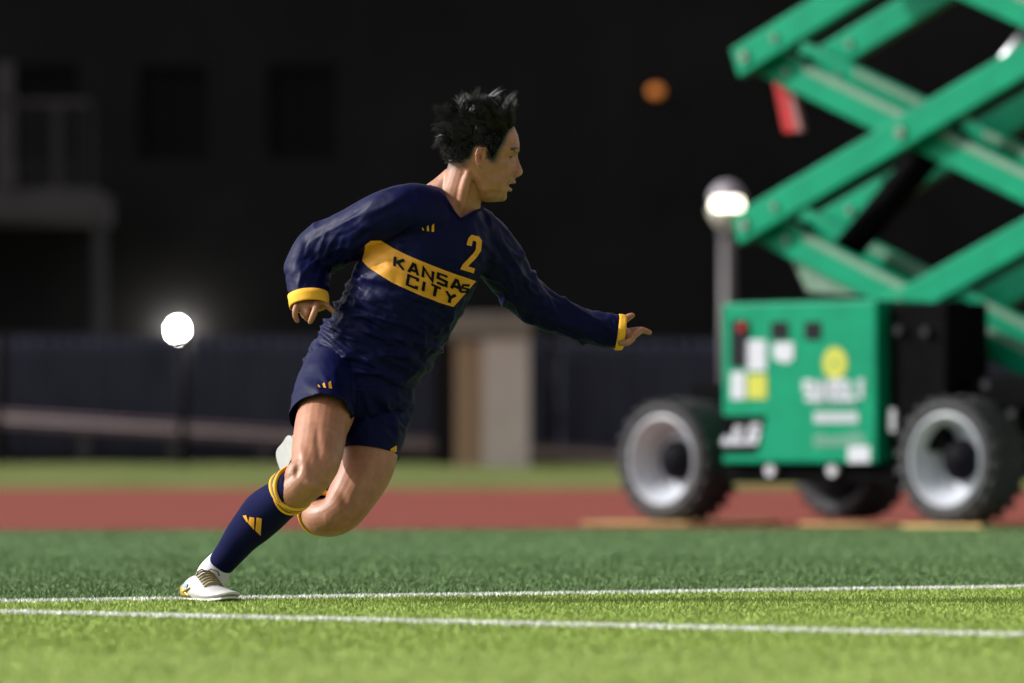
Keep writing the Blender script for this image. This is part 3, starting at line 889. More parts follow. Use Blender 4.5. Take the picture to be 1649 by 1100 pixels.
def leg_g(x0, y0, sx, sy_, ang, dmin, dmax):
    ca, sa = math.cos(R(ang)), math.sin(R(ang)); dx, dy_ = px[:, 0] - x0, px[:, 1] - y0
    return np.exp(-((dx * ca + dy_ * sa) / sx) ** 2 - ((-dx * sa + dy_ * ca) / sy_) ** 2) * (V[:, 1] - PD > dmin) * (V[:, 1] - PD < dmax) * (px[:, 1] > 560) * (N_[:, 1] < .1)
disp += .006 * leg_g(532, 742, 20, 10, 70, -.35, -.05) + .005 * leg_g(487, 735, 22, 9, 80, -.35, -.05)      # thigh muscle above the knee
disp -= .006 * leg_g(508, 764, 16, 6, 60, -.35, -.05) + .005 * leg_g(478, 758, 10, 5, 100, -.35, -.05)      # hollows beside the kneecap
disp -= .004 * leg_g(512, 712, 30, 6, 85, -.35, -.02)
disp += .005 * leg_g(499, 780, 8, 6, 45, -.35, -.05)
disp -= .005 * leg_g(556, 808, 16, 8, 60, -.2, .1) + .004 * leg_g(600, 770, 34, 8, 115, -.2, .1)
disp += .005 * leg_g(575, 780, 30, 10, 115, -.2, .1)
disp -= .0125 * gauss(824, 299, 0, 8.5, 2.0, .019)                    # open mouth
disp -= .004 * gauss(818, 310.5, 0, 7, 2.2, .018)
V = V + N_ * disp[:, None]
body_me.vertices.foreach_set('co', V.astype(np.float32).ravel())
# colour of the skin itself: lips, ears, cut hair at the temple, knees; shade painted into mouth gap and nostrils
colr = np.tile(np.array([.320, .140, .080]), (len(V), 1))
def tint(mask, c):
    global colr
    mk = np.clip(mask, 0, 1)[:, None]
    colr = colr * (1 - mk) + np.array(c)[None] * mk
tint(1.3 * gauss(826, 293, 0, 7, 2.6, .022), (.30, .12, .095))
tint(1.3 * gauss(820, 305, 0, 7.5, 2.8, .02), (.34, .13, .10))
tint(1.6 * gauss(822, 299, 0, 7, 1.6, .02), (.035, .014, .012))  # dark of the open mouth painted into the skin
for s in (-1, 1):
    tint(.6 * gauss(766, 250, s * .085, 9, 14, .02), (.36, .13, .085))
    tint(.35 * gauss(838, 278, 0, 8, 7, .02), (.37, .17, .115))
    tint(.45 * gauss(808, 316, s * .03, 20, 9, .06), (.19, .105, .07))
    tint(.5 * gauss(829, 289, s * .01, 7, 3, .02), (.17, .09, .06))
    tint(.9 * gauss(833.5, 284.8, s * .0095, 2.2, 1.3, .005), (.05, .02, .015))  # nostril shade painted into the skin colour
def inside(x, y, poly):
    r_ = np.zeros(len(x), bool); n = len(poly)
    for i in range(n):
        (xa_, ya_), (xb2, yb2) = poly[i], poly[(i + 1) % n]
        c = ((ya_ > y) != (yb2 > y)) & (x < (xb2 - xa_) * (y - ya_) / (yb2 - ya_ + 1e-9) + xa_)
        r_ ^= c
    return r_
HAIR_POLY = [(829, 203), (820, 210), (812, 220), (808, 232), (800, 243), (795, 252), (790, 262), (783, 259), (777, 246), (771, 238), (763, 238), (757, 246), (752, 258), (738, 263), (722, 262), (700, 250), (700, 120), (840, 120)]
FADE_POLY = [(832, 202), (815, 216), (811, 233), (803, 246), (799, 255), (793, 268), (781, 262), (776, 240), (758, 240), (754, 262), (740, 276), (721, 274), (700, 262), (700, 120), (845, 120)]
fade = inside(hpx, hpy, FADE_POLY) & is_head & (np.abs(hw) < .079)
hair_m = inside(hpx, hpy, HAIR_POLY) & is_head & (np.abs(hw) < .080)
earzone = (hpx > 757) & (hpx < 779) & (hpy > 239) & (np.abs(hw) > .071)
fade &= ~earzone; hair_m &= ~earzone
def soft(poly, rad):
    acc = np.zeros(len(V))
    for k in range(16):
        a_ = 2.4 * k; r_ = rad * math.sqrt((k + .5) / 16)
        acc += inside(hpx + r_ * math.cos(a_), hpy + r_ * math.sin(a_), poly)
    return acc / 16 * (is_head & (np.abs(hw) < .080) & ~earzone)
tint(.72 * soft(FADE_POLY, 5), (.04, .034, .028))
tint(.97 * soft(HAIR_POLY, 3), (.010, .009, .009))
kn = np.exp(-((px[:, 0] - 486) / 24) ** 2 - ((px[:, 1] - 775) / 20) ** 2) + np.exp(-((px[:, 0] - 535) / 25) ** 2 - ((px[:, 1] - 845) / 18) ** 2)
tint(.35 * kn, (.36, .17, .105))
at = body_me.color_attributes.new('skin_col', 'FLOAT_COLOR', 'POINT')
at.data.foreach_set('color', np.concatenate([colr, np.ones((len(V), 1))], 1).astype(np.float32).ravel())
body_me.update()
body = link_mesh('body', body_me, M['skin'], person, smooth=True)

# eyes, brows
bvh_body = BVHTree.FromPolygons([tuple(v) for v in V], [tuple(p.vertices) for p in body_me.polygons])
FW = Vector((cy, sy, 0)); AC = Vector((-sy, cy, 0)); UP = Vector((0, 0, 1))
lid_m = mat('eyelid', (.27, .145, .092), .5, var=.1)
for s in (-1, 1):
    hit = bvh_body.ray_cast(H(880, 253.2, s * .0305), -FW)[0]
    ec = hit - FW * .0088
    e = ball(MB(), ec, .0106, .0106, .0106, 20, 14).build('eye', M['eye_white'], person, smooth=True)
    ball(MB(), ec + FW * .0084 + AC * s * .001, .0026, .0050, .0052).build('iris', M['eye_dark'], e, smooth=True)
    for nm, sgn, r_ in (('upper_eyelid', 1, .0027), ('lower_eyelid', -1, .0022)):
        pts = []
        for k in range(9):
            a_ = R(-78 + 156 * k / 8); up_ = (.0042 if sgn > 0 else .0046) * math.cos(a_)
            pts.append(ec + FW * (.0096 * math.cos(a_) + (.0006 if sgn > 0 else 0)) + AC * (.0118 * math.sin(a_)) + UP * sgn * up_)
        if sgn > 0: MB().tube([q + FW * .0012 - UP * .0026 for q in pts], .0021, 6).build('eyelash', M['hair'], e, smooth=True)
        MB().tube(pts, [r_ * .5, r_ * .85, r_, r_, r_, r_, r_, r_ * .85, r_ * .5], 8).build(nm, lid_m, e, smooth=True)
    br = MB()
    for k in range(150):
        t = k / 149; x_ = 837 - 17 * t ** 1.2; y_ = 243.0 - 2.2 * math.sin(t * 2.4) + random.uniform(-1.9, 1.9) * (1 - .5 * t); w_ = s * (.008 + .040 * t)
        p = H(x_, y_, w_); hit, nrm, *_ = (None, None)
        br.tube([p, p + (H(x_ - 4, y_ - 1, w_ + s * .005) - p) * .9], [.0016, .0005], 4)
    br_o = br.build('eyebrow', M['hair'], person)
# ---- hair: shell over the scalp plus locks
for o_ in [o_ for o_ in person.children if o_.name.startswith('eyebrow')]:
    for v in o_.data.vertices:
        h_ = bvh_body.find_nearest(v.co)
        v.co = h_[0] + h_[1] * .0016
hm_ = MB()
idx = np.nonzero(soft(HAIR_POLY, 4) > .93)[0]
remap = -np.ones(len(V), int); remap[idx] = np.arange(len(idx))
offv = V[idx] + N_[idx] * .0015
fs = []
for p in body_me.polygons:
    r_ = [remap[i] for i in p.vertices]
    if min(r_) >= 0: fs.append(tuple(r_))
MB().add(offv.tolist(), fs).build('hair_undercoat', mat('hair_matte', (.005, .0046, .005), 1, spec=.03, var=.2), person, smooth=True)
idx = np.nonzero(hair_m)[0]
rnd = random.Random(5)
def flow(i):
    p = Vector(V[i]); n_ = Vector(N_[i]); X, Y, W = hpx[i], hpy[i], hw[i]
    top = min(1, max(0, (218 - Y) / 34)); front = min(1, max(0, (X - 765) / 45)); back = min(1, max(0, (762 - X) / 40))
    low = min(1, max(0, (Y - 224) / 28))
    u_ = -.42 * (1 - front) * top - .8 * (1 - top) - .55 * back + .04 * top * front
    v_ = 1.0 * top + .30 * (1 - top) * (1 - low) - .30 * low - .10 * back * (1 - top)
    d = (Vector((u_ * cy, u_ * sy, v_)) + n_ * (.50 + .25 * top) * (1 - .45 * low)).normalized()
    L_ = .017 + .041 * top * (.55 + .45 * front) + .016 * back * (1 - low)
    if low > .4: L_ *= .6
    if X > 812 and Y > 200: L_ *= .45
    if X > 780 and low > 0: L_ *= .75
    return p, n_, d, max(L_, .011), top, back
guides = []
for i in rnd.sample(list(idx), 210):
    p, n_, d, L_, top, back = flow(i)
    jit = Vector((rnd.gauss(0, 1), rnd.gauss(0, 1), rnd.gauss(0, 1))) * (.12 + .17 * top + .20 * back)
    d = (d + jit).normalized(); L_ *= rnd.uniform(.55, 1.3)
    curl = Vector((rnd.gauss(0, 1), rnd.gauss(0, .6), rnd.gauss(0, 1))) * .75 + Vector((-.28, 0, -.06))
    q = p.copy(); dd_ = d.copy(); path = []
    for k in range(6):
        path.append(q - p); q = q + dd_ * (L_ / 5); dd_ = (dd_ + curl * .24).normalized()
    guides.append((p, path))
from mathutils.kdtree import KDTree
kd = KDTree(len(guides))
for k, g in enumerate(guides): kd.insert(g[0], k)
kd.balance()
for i in rnd.sample(list(idx), min(len(idx), 13000)):
    p, n_, d, L_, top, back = flow(i)
    near = kd.find_n(p, 2); g = guides[near[0][1] if rnd.random() < .85 else near[1][1]]
    sc_ = rnd.uniform(.6, 1.12); pull = rnd.uniform(.1, .75); r0 = rnd.uniform(.0005, .00095)
    wob = Vector((rnd.gauss(0, 1), rnd.gauss(0, 1), rnd.gauss(0, 1))) * .0035
    pts_ = []
    for k, off_ in enumerate(g[1]):
        t = k / 5
        pts_.append(p - n_ * .001 + off_ * sc_ + (g[0] - p) * pull * t ** 1.1 + wob * t)
    hm_.tube(pts_, [r0, r0, r0 * .9, r0 * .75, r0 * .5, r0 * .12], 3, cap=False)
# wind-blown wisps at the back
for k in range(26):
    b_ = H(rnd.uniform(716, 742), rnd.uniform(186, 226), -rnd.uniform(.0, .05)); L_ = rnd.uniform(.014, .03)
    d = Vector((-1, -.2, rnd.uniform(-.1, .9))).normalized()
    pts_ = [b_ + d * L_ * t + Vector((0, 0, .010 * t * t)) for t in (0, .35, .7, 1)]
    hm_.tube(pts_, [.001, .0009, .0007, .0002], 3, cap=False)
hair = hm_.build('hair', M['hair'], person, smooth=True)

# ---- jersey
def folds(me, fields, base_noise=.0025, protect=None):
    """push cloth in and out: each field is (centre px, radius px, fold direction deg in picture, wavelength px, amplitude m)"""
    V_, Nn = mesh_np(me); p = to_px(V_)
    D_ = np.zeros(len(V_))
    for i, (c, rad, ang, wl2, amp) in enumerate(fields):
        dx, dy_ = p[:, 0] - c[0], p[:, 1] - c[1]
        ca, sa = math.cos(R(ang)), math.sin(R(ang))
        al, ac = dx * ca + dy_ * sa, -dx * sa + dy_ * ca
        wgt = np.exp(-(dx**2 + dy_**2) / rad**2)
        sel = np.nonzero(wgt > .03)[0]
        for j in sel:
            nz = noise.noise(Vector((al[j] / (wl2 * 4.2), ac[j] / (wl2 * 1.25), V_[j, 1] * 6 + i * 7.3)))
            nz2 = noise.noise(Vector((al[j] / (wl2 * 3.5) + 4, ac[j] / (wl2 * .85), V_[j, 1] * 9 + i * 3.1)))
            D_[j] += .95 * amp * wgt[j] * (1.25 * max(0, 1 - abs(nz) * 4.2) ** 1.1 - .5 * max(0, 1 - abs(nz2) * 3.6) + nz2 * .25)
    for j in range(len(V_)):
        D_[j] += base_noise * noise.noise(Vector(V_[j] * 9))
    V_ += Nn * D_[:, None]
    ed = np.empty(len(me.edges) * 2, np.int32); me.edges.foreach_get('vertices', ed); ed = ed.reshape(-1, 2)
    for it in range(1):                                            # let the cloth relax
        acc = np.zeros_like(V_); cnt = np.zeros(len(V_))
        np.add.at(acc, ed[:, 0], V_[ed[:, 1]]); np.add.at(acc, ed[:, 1], V_[ed[:, 0]])
        np.add.at(cnt, ed[:, 0], 1); np.add.at(cnt, ed[:, 1], 1)
        V_ = V_ * .5 + .5 * acc / cnt[:, None]
    me.vertices.foreach_set('co', V_.astype(np.float32).ravel()); me.update()
def seg_d(p, a, b):
    t = max(0, min(1, (p - a).dot(b - a) / (b - a).length_squared)); return (p - a - (b - a) * t).length
def cut(me, planes, axes=None):
    """planes: (point, normal, centre, radius): drop what lies beyond the plane near the centre"""
    bm = bmesh.new(); bm.from_mesh(me)
    for k_, (p, n_, c, rad) in enumerate(planes):
        def mine(q):
            return axes is None or seg_d(q, *axes[k_]) <= min(seg_d(q, *ax) for ax in axes) + 1e-9
        fs_ = [f for f in bm.faces if (f.calc_center_median() - c).length < rad]
        es_ = {e for f in fs_ for e in f.edges}; vs_ = {v for f in fs_ for v in f.verts}
        bmesh.ops.bisect_plane(bm, geom=list(vs_) + list(es_) + fs_, plane_co=p, plane_no=n_)
        dead = [f for f in bm.faces if (f.calc_center_median() - c).length < rad and (f.calc_center_median() - p).dot(n_) > 1e-6 and mine(f.calc_center_median())]
        bmesh.ops.delete(bm, geom=dead, context='FACES')
    bm.to_mesh(me); bm.free()
def vcut(me, pa, pb, pc_, rad, ctr):
    """cut a V neckline"""
    bm = bmesh.new(); bm.from_mesh(me)
    def pl(a, b, dep):
        A_, B_, C_ = Q(*a, dep), Q(*b, dep), Q(*b, dep + .3)
        n_ = (B_ - A_).cross(C_ - B_).normalized()
        if n_.z < 0: n_ = -n_
        return A_, n_
    p1, q1 = pl(pa, pb, -.1); p2, q2 = pl(pb, pc_, -.1)
    for p, n_ in ((p1, q1), (p2, q2)):
        fs_ = [f for f in bm.faces if (f.calc_center_median() - ctr).length < rad]
        es_ = {e for f in fs_ for e in f.edges}; vs_ = {v for f in fs_ for v in f.verts}
        bmesh.ops.bisect_plane(bm, geom=list(vs_) + list(es_) + fs_, plane_co=p, plane_no=n_)
    dead = []
    for f in bm.faces:
        c = f.calc_center_median()
        if (c - ctr).length < rad and (c - p1).dot(q1) > 0 and (c - p2).dot(q2) > 0: dead.append(f)
    bmesh.ops.delete(bm, geom=dead, context='FACES')
    bm.to_mesh(me); bm.free()

jm = MB()
limb(jm, [(566, 628, .10, 90, .135), (574, 612, .10, 90, .13), (596, 575, .085, 89, .122), (622, 535, .07, 90, .118), (648, 485, .05, 92, .122), (674, 435, .035, 93, .128), (698, 390, .03, 93, .125), (718, 352, .03, 84, .105), (732, 326, .03, 56, .082)], n=40, capf=.25)
limb(jm, [(690, 350, -.02, 52, .08), (650, 338, -.055, 42, .075), (600, 357, -.03, 40, .070), (550, 385, .03, 40, .066), (514, 403, .06, 40, .062), (495, 428, .045, 36, .058), (493, 455, .01, 31, .052), (496, 478, -.015, 29, .047), (497, 490, -.03, 29, .046)], n=28, capf=.3)
limb(jm, [(740, 370, .06, 55, .09), (778, 388, .085, 44, .078), (805, 422, .13, 40, .070), (830, 458, .18, 36, .064), (862, 490, .225, 33, .058), (905, 512, .235, 30, .054), (950, 529, .24, 27, .050), (985, 534, .245, 27, .048), (1004, 535, .245, 28, .048)], n=28, capf=.3)
jer = remesh('jersey', jm, .0046, 12, .5)
folds(jer, [((505, 420), 60, -62, 17, .0065), ((590, 350), 80, -30, 20, .006), ((565, 500), 60, 25, 14, .0095), ((548, 560), 85, 20, 15, .0095), ((650, 560), 105, 26, 17, .0085), ((720, 540), 70, -60, 15, .008), ((845, 460), 65, 48, 13, .011), ((930, 525), 70, 28, 13, .008), ((535, 455), 50, -70, 14, .007), ((990, 530), 35, 80, 10, .004), ((640, 430), 90, 24, 26, .0035), ((800, 390), 55, 60, 18, .006), ((580, 610), 90, 12, 16, .006)])
def axis(a, b): return (Q(*b) - Q(*a)).normalized()
ra = axis((494, 455, .03), (498, 492, .0)); ra = (ra + Vector((0, 0, -.5))).normalized()
la = axis((950, 529, .24), (1000, 536, .245))
ha = axis((606, 560, .08), (566, 640, .09))
cut(jer, [(Q(497, 477, -.015), ra, Q(497, 496, -.03), .062), (Q(995, 535, .245), la, Q(1012, 536, .245), .085), (Q(568, 624, .10), (ha + Vector((0, 0, 0))).normalized(), Q(555, 650, .10), .24)])
vcut(jer, (704, 292), (740, 352), (779, 331), .15, Q(738, 305, .02))
jersey = link_mesh('jersey', jer, M['navy'], person, smooth=True)
md = jersey.modifiers.new('cloth', 'SOLIDIFY'); md.thickness = .0022; md.offset = -1
bvh_j = BVHTree.FromPolygons([tuple(v.co) for v in jer.vertices], [tuple(p.vertices) for p in jer.polygons])
EYE = Vector((0, 0, CAM_H))

def project(px_, py_, bvh, off):
    d = (Q(px_, py_) - EYE).normalized()
    h_ = bvh.ray_cast(EYE, d)
    if h_[0] is None: return None
    n_ = h_[1] if h_[1].dot(d) < 0 else -h_[1]
    return h_[0] + (n_ * .6 - d * .4) * off
def print_on(name, quads, bvh, m, parent, off=.0022, cell=3.2, target=None):
    mb_ = MB()
    for q in quads:
        a, b, c, d = [Vector(p) for p in q]
        nu = max(1, int(max((b - a).length, (c - d).length) / cell)); nv = max(1, int(max((d - a).length, (c - b).length) / cell))
        grid = {}
        last = None
        for j in range(nv + 1):
            for i in range(nu + 1):
                s, t = i / nu, j / nv
                p2 = (a * (1 - s) + b * s) * (1 - t) + (d * (1 - s) + c * s) * t
                w_ = project(p2.x, p2.y, bvh, off)
                if w_ is not None:
                    grid[i, j] = len(mb_.v); mb_.v.append(tuple(w_))
        for j in range(nv):
            for i in range(nu):
                k4 = [(i, j), (i + 1, j), (i + 1, j + 1), (i, j + 1)]
                if all(k in grid for k in k4):
                    pp = [Vector(mb_.v[grid[k]]) for k in k4]
                    if max(p.y for p in pp) - min(p.y for p in pp) < .035:
                        mb_.f.append(tuple(grid[k] for k in k4))
    o = mb_.build(name, m, parent, smooth=True)
    return o
neck_pts = [(703, 293), (709, 305), (718, 321), (728, 336), (740, 351), (751, 348), (764, 341), (778, 332)]
np3 = []
for k, (a_, b_) in enumerate(neck_pts):
    w_ = project(a_, b_ + 2.0, bvh_j, .0)
    if w_ is not None: np3.append(w_)
MB().tube(np3, .0042, 8).build('collar', M['navy_knit'], jersey, smooth=True)
btop = [(588, 394), (597, 387), (614, 387), (632, 399), (656, 411), (687, 424), (718, 436), (748, 446), (766, 452.5)]
bbot = [(584, 421), (594, 431), (606, 439), (630, 454), (655, 466), (680, 477), (703, 486), (718, 491), (730, 494)]
print_on('chest_band', [[btop[i], btop[i+1], bbot[i+1], bbot[i]] for i in range(8)], bvh_j, M['gold'], jersey, .0026, 2.6)
kq = word_quads('KANSA', (635.5, 429.5), (18.7, 7.1), (1.6, -15.6), .80, .41, .125)
kq += word_quads('S', (740.5, 469.5), (13.5, 1), (4, -11.5), .8, .4, .14)
kq += word_quads('CITY', (655, 457.8), (18.7, 7.9), (2.6, -15.2), .82, .46, .125)
print_on('team_lettering', kq, bvh_j, M['print_navy'], jersey, .0050, 2.4)
two = stroke_quads([(754.8, 395.5), (757.2, 386.0), (760.2, 382.8), (768.0, 384.8), (771.0, 389), (769.6, 403.0), (764, 411.5), (748.0, 428.0), (746.5, 431.0), (763.2, 436.0)], 4.1)
print_on('shirt_number', two[:-2] + two[-2:], bvh_j, M['gold'], jersey, .0030, 2.4)
def logo(org, e1, e2):
    org, e1, e2 = Vector(org), Vector(e1), Vector(e2); out = []
    for x0_, x1_, ht_, sh, cutb in ((.0, .24, .36, .14, .12), (.34, .62, .70, .30, .18), (.70, 1.0, 1.0, .44, .2)):
        p = lambda x, y: tuple(org + e1 * x + e2 * y)
        out.append([p(x0_ + .44 - sh - .10 * 0, ht_ - cutb) if False else p(x0_ + .02, ht_ * .72), p(x1_ - .16, ht_), p(x1_, 0), p(x0_ + .10, 0)])
    return out
print_on('chest_logo', logo((678, 370), (21, 3.5), (3, -13.5)), bvh_j, M['gold'], jersey, .0028, 2.5)

def cuff(name, stations, m, parent, thick=.003, n=36, wob=0.):
    rings_ = []; A = None
    cs = [Q(*s[:3]) for s in stations]
    for i, s in enumerate(stations):
        t = (cs[min(i+1, len(cs)-1)] - cs[max(i-1, 0)]).normalized()
        if len(s) > 5: t = s[5]
        if A is None: A = t.cross(Vector((0, 1, 0))).normalized()
        else: A = (A - t * A.dot(t)).normalized()
        B = t.cross(A)
        rings_.append([cs[i] + A * (s[3] / S) * math.cos(2*math.pi*k/n) * (1 + wob * math.sin(5*2*math.pi*k/n + i)) + B * s[4] * math.sin(2*math.pi*k/n) * (1 + wob * math.cos(3*2*math.pi*k/n + i*.7)) for k in range(n)])
    mb_ = MB(); mb_.rings(rings_, cap=False)
    o = mb_.build(name, m, parent, smooth=True)
    md_ = o.modifiers.new('cloth', 'SOLIDIFY'); md_.thickness = thick; md_.offset = 1
    return o
cuff('cuff', [(496, 475, -.012, 31, .049, ra), (497, 482, -.018, 31, .049, ra), (497.5, 491, -.024, 30.5, .048, ra), (498, 493, -.026, 30, .0475, ra)], M['gold_cuff'], jersey, wob=.012)
cuff('cuff', [(993, 535, .245, 28, .047, la), (997, 535.5, .245, 28, .047, la), (1002, 536, .245, 27.5, .047, la), (1005, 536, .245, 26.5, .046, la)], M['gold_cuff'], jersey, wob=.03)

# ---- shorts
sm_ = MB()
limb(sm_, [(600, 575, .09, 80, .11), (584, 610, .09, 88, .122), (572, 640, .09, 86, .125), (566, 665, .085, 70, .115)], n=36, capf=.4)
limb(sm_, [(545, 600, .07, 56, .10), (530, 625, .035, 55, .105), (521, 648, -.005, 51, .103), (514, 672, -.05, 48, .100), (509, 692, -.08, 47, .098)], n=30, capf=.2)
sho = remesh('shorts', sm_, .0055, 8, .5)
folds(sho, [((520, 640), 60, 15, 22, .004), ((610, 660), 70, 70, 22, .007), ((640, 690), 45, 60, 15, .007), ((570, 650), 50, 75, 16, .008)], .003)
ta = axis((545, 600, .10), (514, 690, -.09)); ta = (ta + Vector((.0, .15, -.35))).normalized()
cut(sho, [(Q(515, 671, -.05), ta, Q(512, 700, -.08), .15)])
shorts = link_mesh('shorts', sho, M['navy_shorts'], person, smooth=True)
md = shorts.modifiers.new('cloth', 'SOLIDIFY'); md.thickness = .0025; md.offset = -1
bvh_s = BVHTree.FromPolygons([tuple(v.co) for v in sho.vertices], [tuple(p.vertices) for p in sho.polygons])
print_on('shorts_logo', logo((510.5, 624), (24, 2.5), (1.5, -12)), bvh_s, M['gold'], shorts, .003, 2.5)
sl_m = MB()
limb(sl_m, [(606, 600, .12, 60, .10), (607, 640, .12, 61, .105), (603, 670, .105, 59, .106), (597, 702, .085, 55, .104), (593, 731, .075, 51, .100)], n=72, sub=22, cap=False)
slo = sl_m.build('shorts_leg', M['navy_shorts'], shorts, smooth=True)
folds(slo.data, [((640, 672), 38, 62, 14, .007), ((600, 665), 45, 80, 18, .007), ((570, 670), 40, 70, 15, .005)], .002)
slo.modifiers.new('cloth', 'SOLIDIFY').thickness = .0025
bvh_l = BVHTree.FromPolygons([tuple(v.co) for v in slo.data.vertices], [tuple(p.vertices) for p in slo.data.polygons])
print_on('hem_mark', [[(628, 723), (638, 717), (638, 727), (629, 731)]], bvh_l, M['gold'], shorts, .003, 2.5)

# ---- socks
so = MB()
limb(so, [(481, 784, -.215, 32, .058), (470, 791, -.20, 33, .061), (452, 805, -.17, 33, .061), (428, 824, -.125, 36, .062), (410, 843, -.09, 33.5, .056), (392, 862, -.06, 29, .050), (372, 888, -.025, 24, .042), (357, 907, .0, 21.5, .038)], n=32, sub=8, cap=False)
sock = so.build('sock', M['navy_knit'], person, smooth=True)
ms = sock.modifiers.new('cloth', 'SOLIDIFY'); ms.thickness = .003; ms.offset = -1
ks = MB(); limb(ks, [(366, 895, -.01, 19.5, .034), (353, 911, .003, 23, .037), (343, 926, .0, 26, .043), (336, 944, -.01, 25, .045)], n=30, cap=True, capf=.3)
ank = ks.build('ankle_sock', M['sock_white'], person, smooth=True)
bvh_k = BVHTree.FromPolygons([tuple(v.co) for v in sock.data.vertices], [tuple(p.vertices) for p in sock.data.polygons])
print_on('sock_logo', [[(391.5, 830.5), (397, 829.5), (400, 839), (398.5, 841.5)], [(402.5, 832), (410, 833.5), (409.5, 853), (400, 842)], [(413.5, 833), (422, 834.5), (419.5, 862), (411.5, 854)]], bvh_k, M['gold'], sock, .0025, 2.5)
for k in range(5):                                                 # dark ticks down the back of the ankle sock
    q_ = (338.5 - k * 4.3, 897 + k * 3.9)
def band(name, cs, rads, r_, m, parent, tilt=0.):
    """twisted elastic round the top of a sock"""
    c, t, A_, B_ = cs
    pts_ = []
    for k in range(37):
        a = 2 * math.pi * k / 36
        pts_.append(c + A_ * rads[0] * math.cos(a) + B_ * rads[1] * math.sin(a) + t * (tilt * math.sin(a * 1.0 + 1.2)))
    return MB().tube(pts_, r_, 8, cap=False).build(name, m, parent, smooth=True)
def frame_at(a, b, c):
    t = (Q(*b) - Q(*a)).normalized(); A_ = t.cross(Vector((0, 1, 0))).normalized(); return (Q(*c), t, A_, t.cross(A_))
fr = frame_at((486, 780, -.23), (452, 806, -.17), (472, 788, -.205))
band('sock_band', fr, (33.5 / S, .062), .0056, M['gold_cuff'], sock, .010)
band('sock_band', (fr[0] + fr[1] * .010, *fr[1:]), (34.5 / S, .063), .0052, M['gold_cuff'], sock, -.010)
band('sock_band', (fr[0] + fr[1] * .006, *fr[1:]), (34.8 / S, .0635), .0036, M['gold_cuff'], sock, .020)
band('grey_sock_band', (fr[0] + fr[1] * .004, *fr[1:]), (34.5 / S, .063), .0050, mat('band_grey', (.06, .065, .06), .7, var=.2), sock, .002)
so2 = MB()
limb(so2, [(517, 828, .015, 33, .057), (509, 808, .07, 33, .058), (505, 788, .13, 32, .056), (504, 765, .19, 28, .048), (504, 745, .24, 22, .04)], n=32, sub=8, cap=False)
sock2 = so2.build('sock', M['navy_knit'], person, smooth=True)
ms = sock2.modifiers.new('cloth', 'SOLIDIFY'); ms.thickness = .003; ms.offset = -1
fr2 = frame_at((520, 832, .0), (509, 806, .08), (517, 828, .012))
band('sock_band', fr2, (34.5 / S, .060), .0048, M['gold_cuff'], sock2, .006)
band('sock_band', (fr2[0] + fr2[1] * .011, *fr2[1:]), (34.5 / S, .060), .0040, M['gold_cuff'], sock2, -.004)

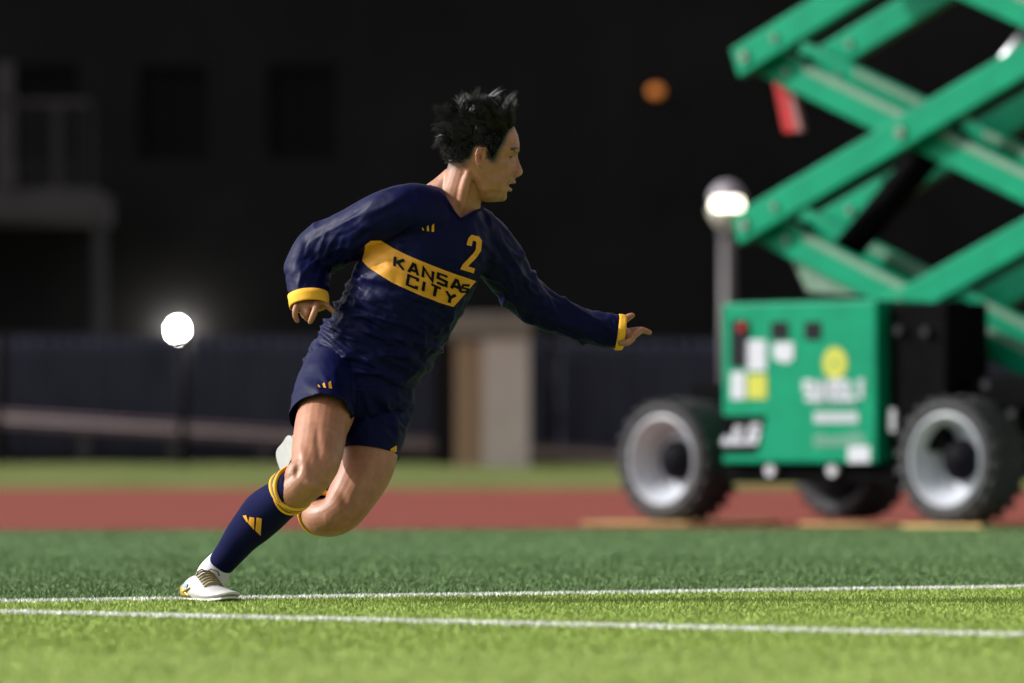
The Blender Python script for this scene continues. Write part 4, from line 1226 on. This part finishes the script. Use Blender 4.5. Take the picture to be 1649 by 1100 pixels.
# ---- boots
def boot(loc, M3, laced=True, name='boot'):
    """x forward from the heel, z up from the ground"""
    root = empty(name, loc, 0, person)
    root.matrix_local = Matrix.Translation(loc) @ M3.to_4x4()
    secs = [(-.004, .016, .018, .045), (.004, .027, .014, .066), (.02, .034, .012, .079), (.045, .037, .011, .086), (.075, .038, .011, .089), (.105, .039, .011, .084), (.135, .042, .011, .071), (.165, .046, .011, .059), (.195, .048, .011, .050), (.225, .046, .012, .043), (.25, .039, .014, .037), (.268, .026, .017, .030), (.276, .010, .020, .025)]
    rings_ = []
    for (x, w, z0, z1) in secs:
        ring_ = []; zc_ = z0 + (z1 - z0) * .36
        for k in range(24):
            a = 2 * math.pi * k / 24; ca, sa = math.cos(a), math.sin(a)
            zz = zc_ + ((z1 - zc_) * sa if sa > 0 else (zc_ - z0) * max(-1, sa * 1.35))
            ww_ = w * (ca if sa <= 0 else ca * (1 - .12 * sa))
            bend = .012 * max(0, (x - .19) / .085) ** 2
            ring_.append((x, ww_ + .008 * max(0, (x - .1)) / .17, zz + bend))
        rings_.append(ring_)
    up = MB().rings(rings_).build('upper', M['boot_white'], root, smooth=True)
    up.modifiers.new('round', 'SUBSURF').levels = 1; up.modifiers['round'].render_levels = 1
    bv = BVHTree.FromPolygons([tuple(v.co) for v in up.data.vertices], [tuple(p.vertices) for p in up.data.polygons])
    def on(x, side, z, off=.002):
        h_ = bv.find_nearest(Vector((x, side * .06, z)))
        return h_[0] + Vector((0, side * off, off * .3))
    # heel counter in gold, wrapping the back
    hs = MB(); rr_ = []
    for j in range(7):
        z = .012 + .048 * j / 6; row_ = []
        reach = .085 - .055 * (j / 6) ** 1.1
        for k in range(17):
            a = -1 + 2 * k / 16; side = 1 if a > 0 else -1
            x = -.004 + (reach + .004) * abs(a) ** 1.4
            h_ = bv.find_nearest(Vector((x - .01 * (1 - abs(a)), side * .05 * min(1, abs(a) * 2.2), z)))
            ctr_ = Vector((max(.03, h_[0].x), 0, .04)); row_.append(h_[0] + (h_[0] - ctr_).normalized() * .0035)
        rr_.append(row_)
    hs.rings(rr_, cap=False, closed=False)
    ho = hs.build('heel_counter', M['boot_gold' if laced else 'boot_white'], root, smooth=True)
    ho.modifiers.new('t', 'SOLIDIFY').thickness = .003
    for side in (-1, 1):
        sb = MB(); rows2 = []
        for z in (.045, .057, .070):
            rows2.append([on(x, side, z, .003) for x in (.024, .036, .048, .06, .07)])
        sb.rings(rows2, cap=False, closed=False)
        s_o = sb.build('side_panel', M['boot_blue'], root, smooth=True)
        sw = MB(); sw.tube([on(.03, side, .035, .003), on(.05, side, .030, .003), on(.068, side, .037, .003), on(.085, side, .048, .003), on(.095, side, .052, .003)], [.002, .0035, .0035, .003, .0012], 6)
        sw.build('gold_stripe', M['boot_gold'], root, smooth=True)
    # sole plate, studs
    sp = MB(); poly_top = []
    sl_ = MB(); rr_ = []
    for (x, w, z0, z1) in secs:
        rr_.append([(x, -w * .95 + .004, z0 - .002), (x, w * .95 + .008, z0 - .002), (x, w * .9 + .006, z0 + .004), (x, -w * .9 + .004, z0 + .004)])
    sl_.rings(rr_); sl_.build('sole', M['boot_white'], root)
    for (x, y) in () if not laced else ((.02, .016), (.02, -.016), (.06, .018), (.06, -.014), (.15, .030), (.15, -.022), (.195, .034), (.195, -.024), (.235, .026), (.235, -.014)):
        MB().tube([(x, y, .012), (x, y, -.001)], [.007, .005], 8).build('stud', M['boot_gold'], root)
    # tongue and laces
    if not laced: return root
    tg = MB(); rr_ = []
    for (x, z, w) in ((.100, .100, .022), (.112, .092, .025), (.130, .082, .025), (.150, .072, .022), (.168, .064, .018)):
        rr_.append([(x, w * t, z - .012 * t * t) for t in (-1, -.6, 0, .6, 1)])
    tg.rings(rr_, cap=False, closed=False)
    to = tg.build('tongue', M['boot_white'], root, smooth=True); to.modifiers.new('t', 'SOLIDIFY').thickness = .004
    for k in range(6):
        x = .112 + k * .0115; z = .0995 - k * .0068
        MB().tube([(x - .002, -.027, z - .014), (x, -.013, z - .002), (x + .003, 0, z + .001), (x + .003, .013, z - .002), (x + .001, .028, z - .014)], .0030, 6).build('lace', M['lace'], root, smooth=True)
    for sg in (-1, 1):
        MB().tube([(.116, 0, .097), (.120, sg * .014, .106), (.128, sg * .030, .098), (.130, sg * .034, .084)], .0026, 6).build('lace_loop', M['lace'], root, smooth=True)
    return root
fwd = Vector((.45, -.893, 0)).normalized(); left = Vector((-fwd.y, fwd.x, 0))
BM = Matrix((fwd, left, Vector((0, 0, 1)))).transposed()
heel = Q(305, 960, .035); heel.z = -.006
boot(heel, BM @ Matrix.Diagonal((.90, .92, .80)))
f2 = Vector((-.2, .9, -.3)).normalized(); u2 = Vector((.85, 0, .3)); u2 = (u2 - f2 * u2.dot(f2)).normalized(); l2 = u2.cross(f2)
boot(Q(466, 716, .27), Matrix((f2, l2, u2)).transposed() @ Matrix.Diagonal((.8, .72, .8)), False)
